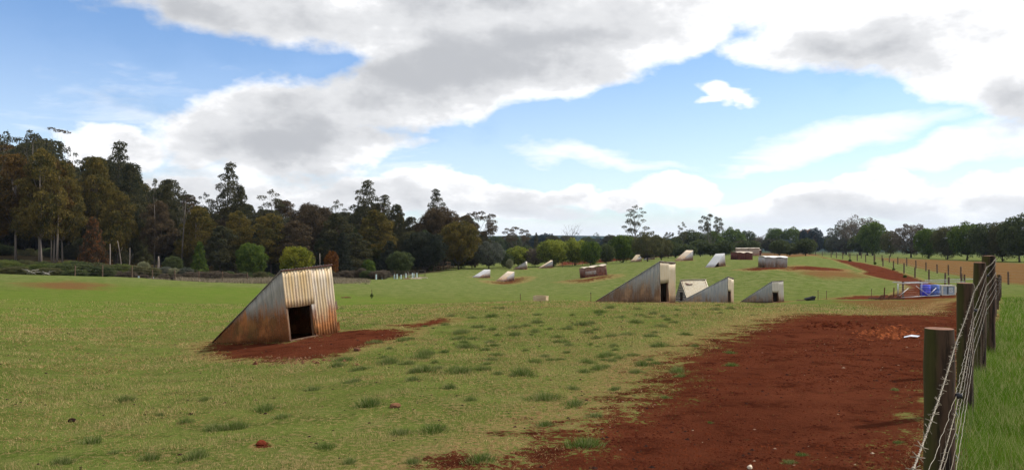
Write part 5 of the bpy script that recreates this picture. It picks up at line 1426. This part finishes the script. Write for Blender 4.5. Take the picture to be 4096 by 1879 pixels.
def tuft(px, py, s, grp, lab):
    i = random.randrange(5); o = TM[i]
    if used[i]: o = o.copy(); COL.objects.link(o)
    used[i] = 1; p = at(px, py); o.location = p; o.rotation_euler = (0, 0, random.uniform(0, 6)); o.scale = (s*random.uniform(.8, 1.35), s*random.uniform(.8, 1.2), s*random.uniform(.6, 1.1))
    tag(o, lab, 'grass tuft', grp)
TS = [(2338,1782),(2378,1665),(2460,1558),(2290,1555),(2300,1618),(2180,1595),(2180,1700),(1600,1735),(1735,1722),(1920,1840),(1130,1670),(905,1715),(855,1720),(950,1712),(740,1290+400),(455,1812),(365,1770),(600,1835),(2600,1440),(2570,1462),(2625,1455),(2710,1487),(2780,1385),(3010,1262),
      (2050,1505),(2090,1500),(1800,1552),(1650,1520),(1400,1530),(1420,1525),(1970,1320),(1830,1335),(1850,1330),(1640,1355),(1610,1362),(1700,1420),(1740,1450),(1990,1420),(1960,1370),(2230,1350),(2260,1370),(2510,1340),(2600,1345),(2620,1330),(2540,1290),(2670,1280),(2700,1290),(2400,1250),(2150,1260),(2010,1235),(1500,1370),(1300,1790),(1880,1600),(1560,1450),
      (2480,1270),(2330,1300),(2060,1340),(2450,1345),(2350,1330),(1905,1310),(1780,1300),(1700,1305),(2290,1262),(2560,1262),(2440,1232),(2710,1240),(2860,1240),(2920,1235),(2640,1385),(2460,1400),(2200,1440),(2350,1450),(1480,1620),(1250,1560),(1060,1640),(820,1600),(640,1660),(500,1600),(250,1850),(780,1830),(1400,1850),(1650,1850)]
r2 = random.Random(5)
while len(TS) < 190:
    a_, b_ = r2.uniform(1350, 3050), r2.uniform(1222, 1500)
    q_ = at(a_, b_)
    if a_ < 3000-(b_-1222)*1.9 and soil_at([q_.x], [q_.y])[0] < -.5: TS.append((a_, b_))
for i, (px, py) in enumerate(TS):
    tuft(px, py, random.choice([.6, .75, .9, 1.0, 1.15])*(.85 if py > 1550 else 1)*(.75 if i > 105 else 1), 'dark tufts of grass in the short pasture', 'dark green grass tuft standing proud of the short pasture')
for px, py, s in ((2920,1412,.8),(2925,1462,.7),(2545,1180+310,.6),(2720,1505,.7),(3210,1770+50,.35),(3595,1770,.4),(2840,1690,.3),(3160,1850,.35),(2660,1590,.4),(3580,1560,.3)):
    tuft(px, py, s, 'small weeds on the bare red soil', 'small green weed growing out of the bare red soil')

# distant air
def haze():
    mb = MB(); mb.box((0, 1000, 16), (5200, 5200, 84)); m, t = newmat('haze'); N = NT(t)
    v = N.n('ShaderNodeVolumePrincipled'); v.inputs['Color'].default_value = (.62, .76, 1.0, 1); v.inputs['Density'].default_value = .00006; v.inputs['Anisotropy'].default_value = .2
    o = N.n('ShaderNodeOutputMaterial'); N.lk(v.outputs[0], o.inputs['Volume'])
    ob = mb.build('haze', m); tag(ob, kind='stuff', cat='haze', label='thin blue haze in the distance')
haze()
